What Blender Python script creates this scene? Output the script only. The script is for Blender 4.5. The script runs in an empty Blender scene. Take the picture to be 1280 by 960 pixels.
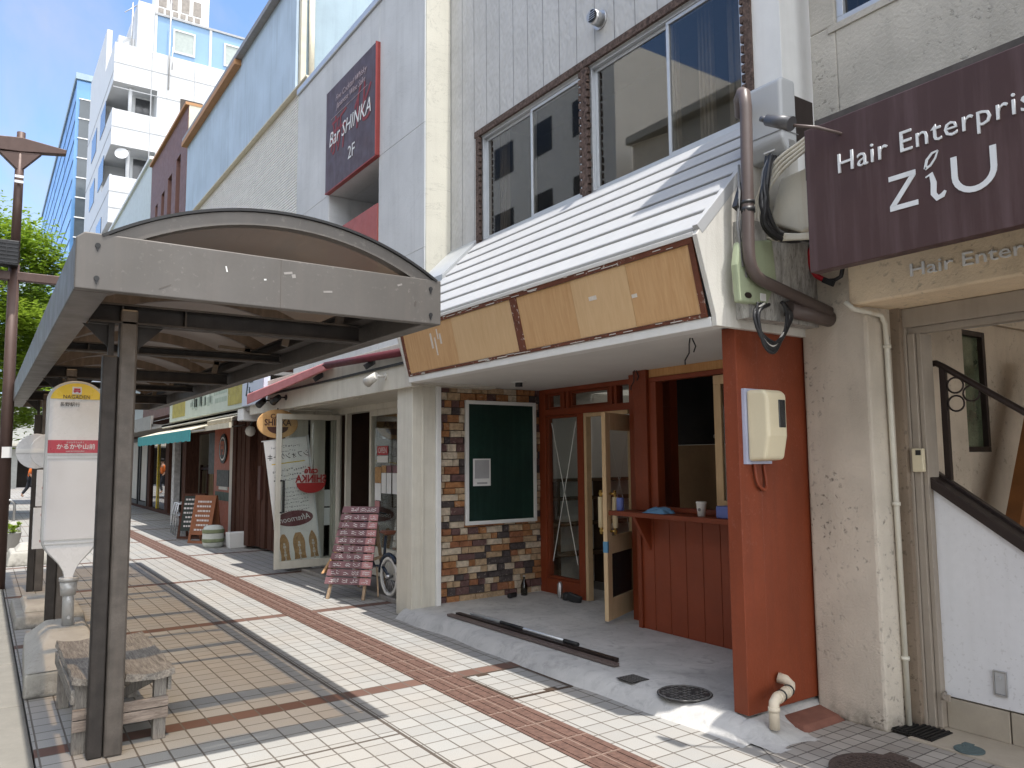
import bpy, bmesh, math, random
from mathutils import Vector, Matrix
R = math.radians
random.seed(7)
S = bpy.context.scene
COL = S.collection
BASE = {}

# ------------------------------------------------------------------ helpers
class MB:
    """collects simple solids and links them as ONE mesh object"""
    def __init__(self):
        self.v = []; self.f = []; self.m = []; self.mi = 0; self.s = []; self.sm = False
    def add(self, vs, fs):
        n = len(self.v); self.v += [tuple(p) for p in vs]
        for f in fs:
            self.f.append([n + i for i in f]); self.m.append(self.mi); self.s.append(self.sm)
        return self
    def box(self, x0, x1, y0, y1, z0, z1):
        x0, x1 = min(x0, x1), max(x0, x1); y0, y1 = min(y0, y1), max(y0, y1); z0, z1 = min(z0, z1), max(z0, z1)
        return self.add([(x0,y0,z0),(x1,y0,z0),(x1,y1,z0),(x0,y1,z0),(x0,y0,z1),(x1,y0,z1),(x1,y1,z1),(x0,y1,z1)],
                 [(0,3,2,1),(4,5,6,7),(0,1,5,4),(1,2,6,5),(2,3,7,6),(3,0,4,7)])
    def hexa(self, b, t):
        """two quads (same winding) joined into a solid"""
        return self.add(list(b) + list(t), [(0,3,2,1),(4,5,6,7),(0,1,5,4),(1,2,6,5),(2,3,7,6),(3,0,4,7)])
    def obox(self, c, sx, sy, sz, rz=0, rx=0, ry=0):
        M = Matrix.Translation(c) @ Matrix.Rotation(rz,4,'Z') @ Matrix.Rotation(ry,4,'Y') @ Matrix.Rotation(rx,4,'X')
        h = [(-1,-1,-1),(1,-1,-1),(1,1,-1),(-1,1,-1),(-1,-1,1),(1,-1,1),(1,1,1),(-1,1,1)]
        return self.add([M @ Vector((a*sx/2,b*sy/2,d*sz/2)) for a,b,d in h],
                 [(0,3,2,1),(4,5,6,7),(0,1,5,4),(1,2,6,5),(2,3,7,6),(3,0,4,7)])
    def prism(self, poly, vec):
        n = len(poly); vec = Vector(vec); p = [Vector(q) for q in poly]
        fs = [list(range(n))[::-1], list(range(n, 2*n))]
        for i in range(n):
            j = (i+1) % n; fs.append((i, j, n+j, n+i))
        return self.add(p + [q + vec for q in p], fs)
    def bar(self, a, b, w, h, up=(0,0,1)):
        a = Vector(a); b = Vector(b); d = (b-a).normalized(); u = Vector(up)
        if abs(d.dot(u)) > .98: u = Vector((1,0,0))
        s = d.cross(u).normalized()*w/2; u = s.cross(d).normalized()*h/2
        return self.hexa([a-s-u, a+s-u, a+s+u, a-s+u], [b-s-u, b+s-u, b+s+u, b-s+u])
    def tube(self, pts, r, n=8, r1=None, closed=False):
        P = [Vector(p) for p in pts]; k = len(P); old = self.sm
        rs = [r + ((r1 if r1 is not None else r) - r)*i/max(1,k-1) for i in range(k)]
        vs = []; ref = None
        for i in range(k):
            if closed: d = P[(i+1)%k] - P[i-1]
            else: d = P[min(i+1,k-1)] - P[max(i-1,0)]
            d.normalize()
            if ref is None:
                ref = Vector((0,0,1)) if abs(d.z) < .9 else Vector((1,0,0))
            s = d.cross(ref).normalized(); ref = s.cross(d).normalized()
            for j in range(n):
                a = 2*math.pi*j/n
                vs.append(P[i] + (s*math.cos(a) + ref*math.sin(a))*rs[i])
        fs = []
        for i in range(k if closed else k-1):
            i2 = (i+1) % k
            for j in range(n):
                j2 = (j+1) % n; fs.append((i*n+j, i*n+j2, i2*n+j2, i2*n+j))
        self.sm = True; base = len(self.v); self.add(vs, fs); self.sm = False
        if not closed:
            self.f.append([base+j for j in range(n)][::-1]); self.m.append(self.mi); self.s.append(False)
            self.f.append([base+(k-1)*n+j for j in range(n)]); self.m.append(self.mi); self.s.append(False)
        self.sm = old
        return self
    def rope(self, pts, r, n=8, k=6):
        """tube along a smooth curve through the points"""
        P = [Vector(p) for p in pts]; out = []
        for i in range(len(P)-1):
            p0 = P[max(0,i-1)]; p1 = P[i]; p2 = P[i+1]; p3 = P[min(len(P)-1,i+2)]
            for j in range(k):
                t = j/k; out.append(.5*((2*p1)+(p2-p0)*t+(2*p0-5*p1+4*p2-p3)*t*t+(3*p1-p0-3*p2+p3)*t**3))
        return self.tube(out+[P[-1]], r, n)
    def cyl(self, a, b, r, n=16, r1=None):
        return self.tube([a, b], r, n, r1)
    def disc(self, c, nrm, r, n=24, t=.004, sx=1, sy=1):
        c = Vector(c); nrm = Vector(nrm).normalized()
        u = nrm.cross(Vector((0,0,1)))
        if u.length < .1: u = Vector((1,0,0))
        u.normalize(); w = u.cross(nrm).normalized()
        return self.prism([c + u*math.cos(2*math.pi*i/n)*r*sx + w*math.sin(2*math.pi*i/n)*r*sy for i in range(n)], nrm*t)
    def lathe(self, c, prof, n=24):
        """prof: list of (radius, z)"""
        c = Vector(c); vs = []; fs = []
        for r, z in prof:
            for j in range(n):
                a = 2*math.pi*j/n; vs.append(c + Vector((r*math.cos(a), r*math.sin(a), z)))
        for i in range(len(prof)-1):
            for j in range(n):
                j2 = (j+1) % n; fs.append((i*n+j, i*n+j2, (i+1)*n+j2, (i+1)*n+j))
        self.sm = True; b = len(self.v); self.add(vs, fs); self.sm = False
        self.f.append([b+j for j in range(n)][::-1]); self.m.append(self.mi); self.s.append(False)
        self.f.append([b+(len(prof)-1)*n+j for j in range(n)]); self.m.append(self.mi); self.s.append(False)
        return self
    def wallx(self, x0, x1, y0, y1, z0, z1, holes=()):
        """slab between x0..x1 with rectangular openings (y0,y1,z0,z1)"""
        ys = sorted({y0, y1, *[v for h in holes for v in h[:2] if y0 < v < y1]})
        zs = sorted({z0, z1, *[v for h in holes for v in h[2:] if z0 < v < z1]})
        for i in range(len(ys)-1):
            for j in range(len(zs)-1):
                cy = (ys[i]+ys[i+1])/2; cz = (zs[j]+zs[j+1])/2
                if any(h[0] < cy < h[1] and h[2] < cz < h[3] for h in holes): continue
                self.box(x0, x1, ys[i], ys[i+1], zs[j], zs[j+1])
        return self
    def wally(self, y0, y1, x0, x1, z0, z1, holes=()):
        b = MB(); b.wallx(y0, y1, x0, x1, z0, z1, holes)
        return self.add([(p[1], p[0], p[2]) for p in b.v], [f[::-1] for f in b.f])
    def framex(self, x0, x1, y0, y1, z0, z1, w):
        return self.wallx(x0, x1, y0, y1, z0, z1, [(y0+w, y1-w, z0+w, z1-w)])
    def build(self, name, mats, parent=None, bevel=0, smooth=False, loc=None, segs=2):
        me = bpy.data.meshes.new(name)
        off = BASE.get(parent, Vector((0,0,0))) if parent is not None else Vector(loc or (0,0,0))
        me.from_pydata([Vector(p) - off for p in self.v], [], self.f)
        if not isinstance(mats, (list, tuple)): mats = [mats]
        for m in mats: me.materials.append(m)
        for p, i, s in zip(me.polygons, self.m, self.s):
            p.material_index = i; p.use_smooth = s or smooth
        bm = bmesh.new(); bm.from_mesh(me)
        bmesh.ops.recalc_face_normals(bm, faces=bm.faces); bm.to_mesh(me); bm.free()
        o = bpy.data.objects.new(name, me); COL.objects.link(o)
        if parent is not None:
            o.parent = parent; BASE[o] = off
        else:
            o.location = off; BASE[o] = off
        if bevel:
            b = o.modifiers.new('bevel', 'BEVEL'); b.width = bevel; b.segments = segs; b.limit_method = 'ANGLE'; b.angle_limit = R(35)
        return o

def thing(name, label, cat, loc=(0,0,0), group=None):
    o = bpy.data.objects.new(name, None); COL.objects.link(o); o.empty_display_size = .1
    o.location = loc; o['label'] = label; o['category'] = cat
    if group: o['group'] = group
    BASE[o] = Vector(loc)
    return o
def tag(o, label, cat, group=None):
    o['label'] = label; o['category'] = cat
    if group: o['group'] = group
    return o
def struct(o):
    o['kind'] = 'structure'; return o
def dup(o, parent=None, delta=(0,0,0), rotz=0):
    c = o.copy(); COL.objects.link(c)
    if parent is not None: c.parent = parent
    else:
        c.location = Vector(o.location) + Vector(delta); c.rotation_euler = (0,0,rotz)
    for ch in list(o.children): dup(ch, c)
    return c
SX = (0,-1,0)      # reading direction of writing on street fronts
def text(name, body, size, at, mat, parent, right=SX, up=(0,0,1), sx=1, align='CENTER', depth=.002, shear=0, bold=0, loc=None, space=1):
    cu = bpy.data.curves.new(name, 'FONT'); cu.body = body; cu.size = size; cu.align_x = align; cu.align_y = 'CENTER'
    cu.extrude = depth/2; cu.resolution_u = 2; cu.shear = shear; cu.offset = bold; cu.space_character = space
    t = bpy.data.objects.new('t', cu); COL.objects.link(t)
    bpy.context.view_layer.update()
    me = bpy.data.meshes.new_from_object(t.evaluated_get(bpy.context.evaluated_depsgraph_get()))
    bpy.data.objects.remove(t); bpy.data.curves.remove(cu)
    r = Vector(right).normalized(); u = Vector(up).normalized(); n = r.cross(u)
    M = Matrix((( r.x*sx, u.x, n.x, at[0]), (r.y*sx, u.y, n.y, at[1]), (r.z*sx, u.z, n.z, at[2]), (0,0,0,1)))
    me.transform(M)
    off = BASE[parent] if parent is not None else Vector(loc or (0,0,0))
    me.transform(Matrix.Translation(-off)); me.name = name
    if sx < 0: me.flip_normals()
    me.materials.clear(); me.materials.append(mat)
    o = bpy.data.objects.new(name, me); COL.objects.link(o)
    if parent is not None: o.parent = parent
    else: o.location = off
    BASE[o] = off
    return o

# ------------------------------------------------------------------ materials
class NT:
    def __init__(self, name):
        self.m = bpy.data.materials.new(name); self.m.use_nodes = True
        self.t = self.m.node_tree; self.b = self.t.nodes['Principled BSDF']
        self.pos = self.t.nodes.new('ShaderNodeNewGeometry').outputs['Position']
    def n(self, typ, **kw):
        nd = self.t.nodes.new(typ)
        for k, v in kw.items(): setattr(nd, k, v)
        return nd
    def put(self, sock, v):
        if hasattr(v, 'is_linked') or hasattr(v, 'links'): self.t.links.new(v, sock)
        else: sock.default_value = v
    def math(self, op, a, b=0, c=0):
        nd = self.n('ShaderNodeMath', operation=op)
        for s, v in zip(nd.inputs, (a, b, c)): self.put(s, v)
        return nd.outputs[0]
    def vscale(self, v):
        nd = self.n('ShaderNodeVectorMath', operation='MULTIPLY'); self.put(nd.inputs[0], self.pos); nd.inputs[1].default_value = v
        return nd.outputs[0]
    def noise(self, scale, detail=4, vec=None, rough=.55, dist=0):
        nd = self.n('ShaderNodeTexNoise'); nd.inputs['Scale'].default_value = scale; nd.inputs['Detail'].default_value = detail
        nd.inputs['Roughness'].default_value = rough; nd.inputs['Distortion'].default_value = dist
        self.put(nd.inputs['Vector'], vec if vec is not None else self.pos)
        return nd.outputs['Fac']
    def ramp(self, f, p0, p1, a=0., b=1.):
        nd = self.n('ShaderNodeMapRange'); nd.clamp = True
        self.put(nd.inputs[0], f)
        for i, v in enumerate((p0, p1, a, b)): self.put(nd.inputs[i+1], v)
        return nd.outputs[0]
    def mix(self, f, a, b, mode='MIX'):
        nd = self.n('ShaderNodeMix', data_type='RGBA', blend_type=mode)
        self.put(nd.inputs[0], f)
        for s, v in ((nd.inputs[6], a), (nd.inputs[7], b)):
            self.put(s, (*v, 1) if isinstance(v, tuple) and len(v) == 3 else v)
        return nd.outputs[2]
    def sep(self):
        nd = self.n('ShaderNodeSeparateXYZ'); self.put(nd.inputs[0], self.pos); return nd.outputs
    def bump(self, h, strength=.3, dist=.01, nrm=None):
        nd = self.n('ShaderNodeBump'); nd.inputs['Strength'].default_value = strength; nd.inputs['Distance'].default_value = dist
        self.put(nd.inputs['Height'], h)
        if nrm is not None: self.put(nd.inputs['Normal'], nrm)
        self.put(self.b.inputs['Normal'], nd.outputs[0]); return nd.outputs[0]
    def done(self, col, rough=.6, metal=0, spec=.5):
        self.put(self.b.inputs['Base Color'], (*col, 1) if isinstance(col, tuple) and len(col) == 3 else col)
        self.put(self.b.inputs['Roughness'], rough); self.b.inputs['Metallic'].default_value = metal
        self.b.inputs['Specular IOR Level'].default_value = spec
        return self.m

def mat(name, c, rough=.6, metal=0, var=.12, ns=6, bump=0, bs=80, streak=0, sc=None, spots=0, spotc=(.08,.07,.06), spec=.4):
    """painted / mineral surface: soft blotches, optional rain streaks, chips and fine bump"""
    k = NT(name)
    d = tuple(max(0, v*(1-var)) for v in c); l = tuple(min(1, v*(1+var*.8)) for v in c)
    col = k.mix(k.ramp(k.noise(ns, 5), .3, .7), d, l)
    col = k.mix(k.ramp(k.noise(ns*14, 3), .25, .75, 0, .5), col, d)
    if streak:
        s = k.noise(5, 5, k.vscale((3.2, 3.2, .22)), .6)
        col = k.mix(k.ramp(s, .48, .72, 0, streak), col, sc or tuple(v*.45 for v in c))
    if spots:
        s = k.math('MULTIPLY', k.ramp(k.noise(38, 3), .60, .66), k.ramp(k.noise(1.7, 3), .42, .6))
        col = k.mix(k.math('MULTIPLY', s, spots), col, spotc)
    if bump: k.bump(k.noise(bs, 4), bump, .01)
    r = k.ramp(k.noise(ns*2.3, 4), .2, .8, max(.05, rough-.1), min(1, rough+.1))
    return k.done(col, r, metal, spec)

def glass(name, tint=(.75,.8,.8), refl=1.0, rough=.02):
    m = bpy.data.materials.new(name); m.use_nodes = True; t = m.node_tree; t.nodes.clear()
    o = t.nodes.new('ShaderNodeOutputMaterial'); mx = t.nodes.new('ShaderNodeMixShader')
    tr = t.nodes.new('ShaderNodeBsdfTransparent'); tr.inputs[0].default_value = (*tint, 1)
    gl = t.nodes.new('ShaderNodeBsdfGlossy'); gl.inputs['Roughness'].default_value = rough; gl.inputs[0].default_value = (refl, refl, refl, 1)
    lw = t.nodes.new('ShaderNodeLayerWeight'); lw.inputs[0].default_value = .5
    pw = t.nodes.new('ShaderNodeMath'); pw.operation = 'POWER'; t.links.new(lw.outputs['Facing'], pw.inputs[0]); pw.inputs[1].default_value = 4.0
    ma = t.nodes.new('ShaderNodeMath'); ma.operation = 'MULTIPLY_ADD'; t.links.new(pw.outputs[0], ma.inputs[0]); ma.inputs[1].default_value = .9; ma.inputs[2].default_value = .045 + .0*rough
    t.links.new(ma.outputs[0], mx.inputs[0]); t.links.new(tr.outputs[0], mx.inputs[1]); t.links.new(gl.outputs[0], mx.inputs[2])
    t.links.new(mx.outputs[0], o.inputs[0]); return m

def polycarb():
    # smoked sheet: the longer the path through it, the more light it swallows
    m = bpy.data.materials.new('smoked polycarbonate'); m.use_nodes = True; t = m.node_tree; t.nodes.clear()
    o = t.nodes.new('ShaderNodeOutputMaterial')
    lw = t.nodes.new('ShaderNodeLayerWeight'); lw.inputs[0].default_value = .5
    def ma(op, x, y):
        n = t.nodes.new('ShaderNodeMath'); n.operation = op
        for s, v in zip(n.inputs, (x, y)):
            if hasattr(v, 'links'): t.links.new(v, s)
            else: s.default_value = v
        return n.outputs[0]
    inv = ma('DIVIDE', 1.0, ma('MAXIMUM', ma('SUBTRACT', 1.0, lw.outputs['Facing']), .06))
    cc = t.nodes.new('ShaderNodeCombineColor')
    for i, v in enumerate((.60,.525,.43)): t.links.new(ma('POWER', v, inv), cc.inputs[i])
    tr = t.nodes.new('ShaderNodeBsdfTransparent'); t.links.new(cc.outputs[0], tr.inputs[0])
    tl = t.nodes.new('ShaderNodeBsdfTranslucent'); tl.inputs[0].default_value = (.07,.069,.074,1)
    df = t.nodes.new('ShaderNodeBsdfPrincipled'); df.inputs['Base Color'].default_value = (.085,.08,.08,1); df.inputs['Roughness'].default_value = .35
    a = t.nodes.new('ShaderNodeMixShader'); a.inputs[0].default_value = .55
    b = t.nodes.new('ShaderNodeAddShader')
    t.links.new(tl.outputs[0], a.inputs[1]); t.links.new(df.outputs[0], a.inputs[2])
    t.links.new(a.outputs[0], b.inputs[0]); t.links.new(tr.outputs[0], b.inputs[1]); t.links.new(b.outputs[0], o.inputs[0])
    return m

def opal():  # translucent sheet for roof panels added to lighten the interiors
    m = bpy.data.materials.new('opal skylight'); m.use_nodes = True; t = m.node_tree; t.nodes.clear()
    o = t.nodes.new('ShaderNodeOutputMaterial'); a = t.nodes.new('ShaderNodeBsdfTranslucent'); a.inputs[0].default_value = (.30,.29,.27,1)
    t.links.new(a.outputs[0], o.inputs[0]); return m

def paving():
    k = NT('granite look paving tiles'); s = k.sep(); P = .15
    fx = k.math('DIVIDE', k.math('ADD', s[0], 10-.14), P); fy = k.math('DIVIDE', k.math('ADD', s[1], 10-.1), P)
    ix = k.math('FLOOR', fx); iy = k.math('FLOOR', fy)
    ux = k.math('ABSOLUTE', k.math('SUBTRACT', k.math('FRACT', fx), .5)); uy = k.math('ABSOLUTE', k.math('SUBTRACT', k.math('FRACT', fy), .5))
    edge = k.math('MAXIMUM', ux, uy)
    grout = k.ramp(edge, .460, .476)
    cv = k.n('ShaderNodeCombineXYZ'); k.put(cv.inputs[0], ix); k.put(cv.inputs[1], iy)
    wn = k.n('ShaderNodeTexWhiteNoise', noise_dimensions='2D'); k.put(wn.inputs['Vector'], cv.outputs[0]); rnd = wn.outputs['Value']
    col = k.mix(rnd, (.305,.305,.295), (.355,.355,.342))
    col = k.mix(k.ramp(k.noise(210, 3, None, .7), .38, .6), k.mix(.5, col, (.2,.19,.17)), col)
    col = k.mix(k.ramp(k.noise(1.3, 5), .38, .68, 0, .45), col, (.34,.30,.255))
    # brown tile bands across the pavement, one every three metres
    by = k.math('FRACT', k.math('DIVIDE', k.math('ADD', s[1], 30-5.1), 3.0))
    band = k.math('LESS_THAN', by, .05)
    brown = k.mix(rnd, (.11,.062,.048), (.15,.086,.066))
    col = k.mix(band, col, brown)
    gc = k.mix(k.noise(9, 3), (.075,.065,.055), (.16,.14,.12))
    col = k.mix(grout, col, gc)
    # expansion joints
    jx = k.math('LESS_THAN', k.math('ABSOLUTE', k.math('SUBTRACT', s[0], 2.115)), .011)
    jy0 = k.math('MULTIPLY', k.math('LESS_THAN', k.math('ABSOLUTE', k.math('SUBTRACT', s[1], 4.29)), .011), k.math('LESS_THAN', s[0], 2.115))
    j = k.math('MAXIMUM', jx, jy0)
    col = k.mix(j, col, (.085,.07,.058))
    # chewing gum and drips
    vo = k.n('ShaderNodeTexVoronoi'); vo.inputs['Scale'].default_value = 1.6; k.put(vo.inputs['Vector'], k.vscale((1,1,0)))
    col = k.mix(k.ramp(vo.outputs['Distance'], .030, .042, .75, 0), col, (.07,.06,.055))
    h = k.math('SUBTRACT', k.math('MULTIPLY', k.noise(330, 2), .12), k.math('MAXIMUM', grout, j))
    k.bump(h, .5, .004)
    return k.done(col, k.ramp(k.noise(3, 3), .3, .7, .62, .8), 0, .3)

def small_tiles():
    k = NT('small worn apron tiles'); s = k.sep(); P = .095
    fx = k.math('DIVIDE', k.math('ADD', s[0], 10), P); fy = k.math('DIVIDE', k.math('ADD', s[1], 10), P)
    ux = k.math('ABSOLUTE', k.math('SUBTRACT', k.math('FRACT', fx), .5)); uy = k.math('ABSOLUTE', k.math('SUBTRACT', k.math('FRACT', fy), .5))
    grout = k.ramp(k.math('MAXIMUM', ux, uy), .45, .475)
    cv = k.n('ShaderNodeCombineXYZ'); k.put(cv.inputs[0], k.math('FLOOR', fx)); k.put(cv.inputs[1], k.math('FLOOR', fy))
    wn = k.n('ShaderNodeTexWhiteNoise', noise_dimensions='2D'); k.put(wn.inputs['Vector'], cv.outputs[0])
    col = k.mix(wn.outputs['Value'], (.27,.25,.225), (.36,.335,.30))
    col = k.mix(k.ramp(k.noise(2.5, 5), .4, .7, 0, .6), col, (.22,.195,.17))
    col = k.mix(grout, col, (.075,.066,.058))
    k.bump(k.math('SUBTRACT', k.math('MULTIPLY', k.noise(200,2), .15), grout), .5, .004)
    return k.done(col, .75, 0, .3)

def plywood(name, c0, c1):
    k = NT(name)
    g = k.noise(4, 6, k.vscale((1, 9, 1.0)), .6, .6)
    col = k.mix(k.ramp(g, .3, .7), c0, c1)
    f = k.noise(10, 3, k.vscale((1, 40, 1.2)), .6)
    col = k.mix(k.ramp(f, .5, .75, 0, .35), col, tuple(v*.6 for v in c0))
    col = k.mix(k.ramp(k.noise(1.1, 3), .45, .65, 0, .4), col, c1)
    k.bump(f, .12, .003)
    return k.done(col, .7, 0, .25)

def old_wood(name, c0, c1, axis=(14, 1.2, 14)):
    k = NT(name)
    g = k.noise(5, 7, k.vscale(axis), .65, .8)
    col = k.mix(k.ramp(g, .35, .65), c0, c1)
    col = k.mix(k.ramp(k.noise(30, 4, k.vscale(axis)), .55, .7, 0, .7), col, tuple(v*.35 for v in c0))
    k.bump(g, .5, .006)
    return k.done(col, .85, 0, .2)

def siding():
    k = NT('embossed grey siding'); s = k.sep()
    fy = k.math('FRACT', k.math('DIVIDE', k.math('ADD', s[1], 10), .26))
    gr = k.math('LESS_THAN', fy, .035)
    v = k.n('ShaderNodeTexVoronoi', feature='SMOOTH_F1'); v.inputs['Scale'].default_value = 30; k.put(v.inputs['Vector'], k.vscale((1,1,.55)))
    col = k.mix(k.ramp(k.noise(3, 4), .3, .7), (.46,.46,.45), (.53,.53,.52))
    col = k.mix(k.ramp(k.noise(5, 5, k.vscale((3,3,.2))), .5, .75, 0, .25), col, (.38,.38,.36))
    col = k.mix(gr, col, (.22,.22,.22))
    h = k.math('SUBTRACT', k.math('MULTIPLY', v.outputs['Distance'], .6), k.math('MULTIPLY', gr, .8))
    k.bump(h, .8, .016)
    return k.done(col, .6, 0, .35)

def stucco(name, c, crack=.3, streak=.3):
    k = NT(name)
    col = k.mix(k.ramp(k.noise(1.2, 5), .3, .7), tuple(v*.88 for v in c), tuple(min(1,v*1.06) for v in c))
    col = k.mix(k.ramp(k.noise(4, 5, k.vscale((2.5,2.5,.16)), .6), .5, .75, 0, streak), col, tuple(v*.62 for v in c))
    w = k.noise(1.1, 8, k.vscale((.8,.8,2.0)), .7, 1.2)
    cr = k.ramp(k.math('ABSOLUTE', k.math('SUBTRACT', w, .5)), .0, .006, crack, 0)
    col = k.mix(cr, col, tuple(v*.5 for v in c))
    k.bump(k.math('ADD', k.noise(90, 4), k.math('MULTIPLY', k.noise(7, 3), 1.2)), .22, .012)
    return k.done(col, .75, 0, .3)

def concrete(name, c, pits=1.0, bs=70):
    """rough lime-washed concrete with dark pits and soot near the ground"""
    k = NT(name); s = k.sep()
    col = k.mix(k.ramp(k.noise(1.8, 6), .3, .7), tuple(v*.8 for v in c), tuple(min(1, v*1.12) for v in c))
    col = k.mix(k.ramp(k.noise(4, 6, k.vscale((2,2,.3)), .65), .5, .75, 0, .4), col, tuple(v*.68 for v in c))
    p = k.math('MULTIPLY', k.ramp(k.noise(26, 4, None, .6), .58, .68), k.ramp(k.noise(2.1, 4), .42, .62))
    col = k.mix(k.math('MULTIPLY', p, pits), col, tuple(v*.33 for v in c))
    low = k.math('MULTIPLY', k.ramp(s[2], .0, .16, 1, 0), k.ramp(k.noise(14, 4), .3, .65))
    col = k.mix(k.math('MULTIPLY', low, .75), col, (.045,.04,.034))
    k.bump(k.math('SUBTRACT', k.noise(bs, 5, None, .65), k.math('MULTIPLY', p, .5)), .55, .012)
    return k.done(col, .85, 0, .25)

def pad_concrete():
    k = NT('trowelled concrete step')
    col = k.mix(k.ramp(k.noise(1.6, 7, None, .62, .8), .32, .68), (.35,.345,.335), (.52,.51,.49))
    col = k.mix(k.ramp(k.noise(7, 6, None, .6, 1.5), .52, .7, 0, .5), col, (.22,.215,.21))
    w = k.noise(1.3, 8, None, .7, 1.8)
    col = k.mix(k.ramp(k.math('ABSOLUTE', k.math('SUBTRACT', w, .47)), 0, .012, .35, 0), col, (.56,.55,.53))
    k.bump(k.noise(35, 6, None, .65), .35, .008)
    return k.done(col, .75, 0, .35)

M = {}
def mk():
    M['paving'] = paving(); M['small_tiles'] = small_tiles(); M['pad'] = pad_concrete(); M['siding'] = siding()
    M['asphalt'] = mat('asphalt', (.05,.05,.052), .85, var=.2, ns=3, bump=.5, bs=120)
    M['earth'] = mat('pale ground', (.22,.2,.18), .9)
    M['kerbstone'] = mat('granite kerb', (.19,.178,.153), .8, var=.14, ns=5, bump=.12, bs=220, spots=.4, spotc=(.25,.22,.18))
    M['strip'] = mat('brown tactile tiles', (.135,.076,.058), .75, var=.4, ns=28, bump=.3, bs=150)
    M['strip_joint'] = mat('pale strip joint', (.27,.20,.16), .8)
    M['shelter'] = mat('dusty beige fascia', (.122,.112,.102), .45, .25, var=.12, ns=3, streak=.25, sc=(.16,.135,.118), spots=.12, spotc=(.5,.46,.42))
    M['shelter_dark'] = mat('sooty brown steel', (.105,.092,.081), .5, .3, var=.35, ns=9, streak=.35, sc=(.15,.125,.105))
    M['shelter_beam'] = mat('dark beam steel', (.036,.031,.028), .6, .2, var=.4, ns=10, streak=.12, sc=(.12,.10,.085))
    M['poly'] = polycarb(); M['rib'] = mat('sooty rib steel', (.085,.07,.062), .55, .2, var=.35, ns=9, streak=.4, sc=(.2,.17,.15))
    M['stucco'] = stucco('pale grey stucco', (.575,.59,.595)); M['cream_stucco'] = stucco('cream stucco', (.60,.58,.50), .6, .2)
    M['blue_panel'] = stucco('faded blue panel', (.43,.53,.63), .0, .5); M['pale_wall'] = stucco('pale blue wall', (.30,.385,.435), .0, .3)
    M['louver'] = mat('grey louvre metal', (.78,.77,.72), .5, var=.1)
    M['coping'] = mat('weathered coping', (.30,.28,.26), .5, .3, streak=.3); M['rust'] = mat('rusty coping', (.42,.22,.10), .7)
    M['white_paint'] = mat('white paint', (.74,.74,.72), .5, var=.05, streak=.12, sc=(.5,.48,.44))
    M['old_white'] = mat('old white paint', (.62,.60,.55), .6, var=.08, ns=4, streak=.35, sc=(.36,.33,.28), bump=.15)
    M['soffit'] = mat('white soffit board', (.66,.65,.62), .7, var=.07, ns=2, bump=.08)
    M['cream'] = mat('cream painted metal', (.60,.57,.49), .5, var=.08, streak=.3, sc=(.33,.29,.23))
    M['slat'] = mat('white awning slat', (.41,.415,.42), .45, var=.06, streak=.25, sc=(.45,.43,.40))
    M['ply'] = plywood('bare plywood', (.50,.285,.125), (.61,.385,.195)); M['ply2'] = plywood('paler plywood', (.57,.37,.19), (.65,.45,.25))
    M['redwood'] = mat('peeling red brown batten', (.145,.045,.022), .7, var=.3, ns=12, spots=.8, spotc=(.6,.56,.5))
    M['red'] = mat('oxide red paint', (.205,.043,.0155), .5, var=.16, ns=2.2, bump=.2, bs=60, spec=.35, streak=.35, sc=(.13,.03,.014), spots=.22, spotc=(.30,.12,.08))
    M['red_dark'] = mat('red frame paint', (.235,.048,.0175), .5, var=.12, ns=3)
    M['lath'] = plywood('bare lath', (.42,.20,.07), (.58,.33,.14))
    M['door_wood'] = plywood('pale door timber', (.60,.42,.24), (.68,.50,.30))
    M['brass'] = mat('brass', (.72,.50,.16), .3, .9, var=.1)
    M['wrap'] = mat('paper wrapping', (.66,.55,.35), .7, bump=.4, bs=30)
    M['green_board'] = mat('dark green chalkboard', (.006,.030,.022), .5, var=.5, ns=1.4, spec=.4, streak=.35, sc=(.022,.055,.045))
    M['paper'] = mat('white paper', (.75,.75,.73), .6, var=.03); M['ink'] = mat('grey print', (.22,.22,.22), .7)
    M['black'] = mat('black plastic', (.018,.018,.019), .5, var=.2); M['cable'] = mat('black cable', (.02,.02,.022), .45)
    M['cast'] = mat('cast iron', (.055,.05,.048), .7, .3, var=.45, ns=60, bump=.9, bs=90)
    M['cast_worn'] = mat('worn iron studs', (.17,.165,.155), .6, .3, var=.35, ns=40); M['cast_brown'] = mat('brown iron lid', (.085,.06,.05), .7, .2, var=.35, ns=50, bump=.9, bs=80)
    M['lid_green'] = mat('blue green lid', (.10,.145,.15), .6, .2, var=.2, ns=40, bump=.6)
    M['grate'] = mat('black grate', (.02,.019,.018), .6, .3)
    M['steel'] = mat('bright steel', (.5,.5,.5), .35, .9); M['alu'] = mat('aluminium frame', (.56,.58,.60), .4, .6, var=.06)
    M['pvc'] = mat('cream drain pipe', (.62,.54,.42), .5, var=.12, streak=.2, sc=(.3,.24,.16))
    M['meter'] = mat('cream meter plastic', (.68,.60,.42), .4, var=.05, spec=.5); M['greybox'] = mat('grey plastic box', (.44,.45,.455), .4, var=.04)
    M['greenbox'] = mat('faded green plastic', (.36,.41,.27), .5, var=.12, ns=5, streak=.2)
    M['pipe_brown'] = mat('taupe pipe', (.115,.088,.08), .4, var=.12); M['red_cable'] = mat('red cable', (.45,.02,.03), .5)
    M['duct'] = mat('ivory duct', (.66,.63,.54), .45, var=.08, streak=.3, sc=(.42,.28,.14))
    M['col_conc'] = concrete('rough beige concrete', (.61,.545,.455)); M['wall_conc'] = concrete('weathered grey beige wall', (.50,.47,.41), .6, 45)
    M['band'] = concrete('tan lintel render', (.78,.63,.44), .5, 60)
    M['side_conc'] = concrete('dim beige render', (.55,.46,.36), .6)
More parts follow.
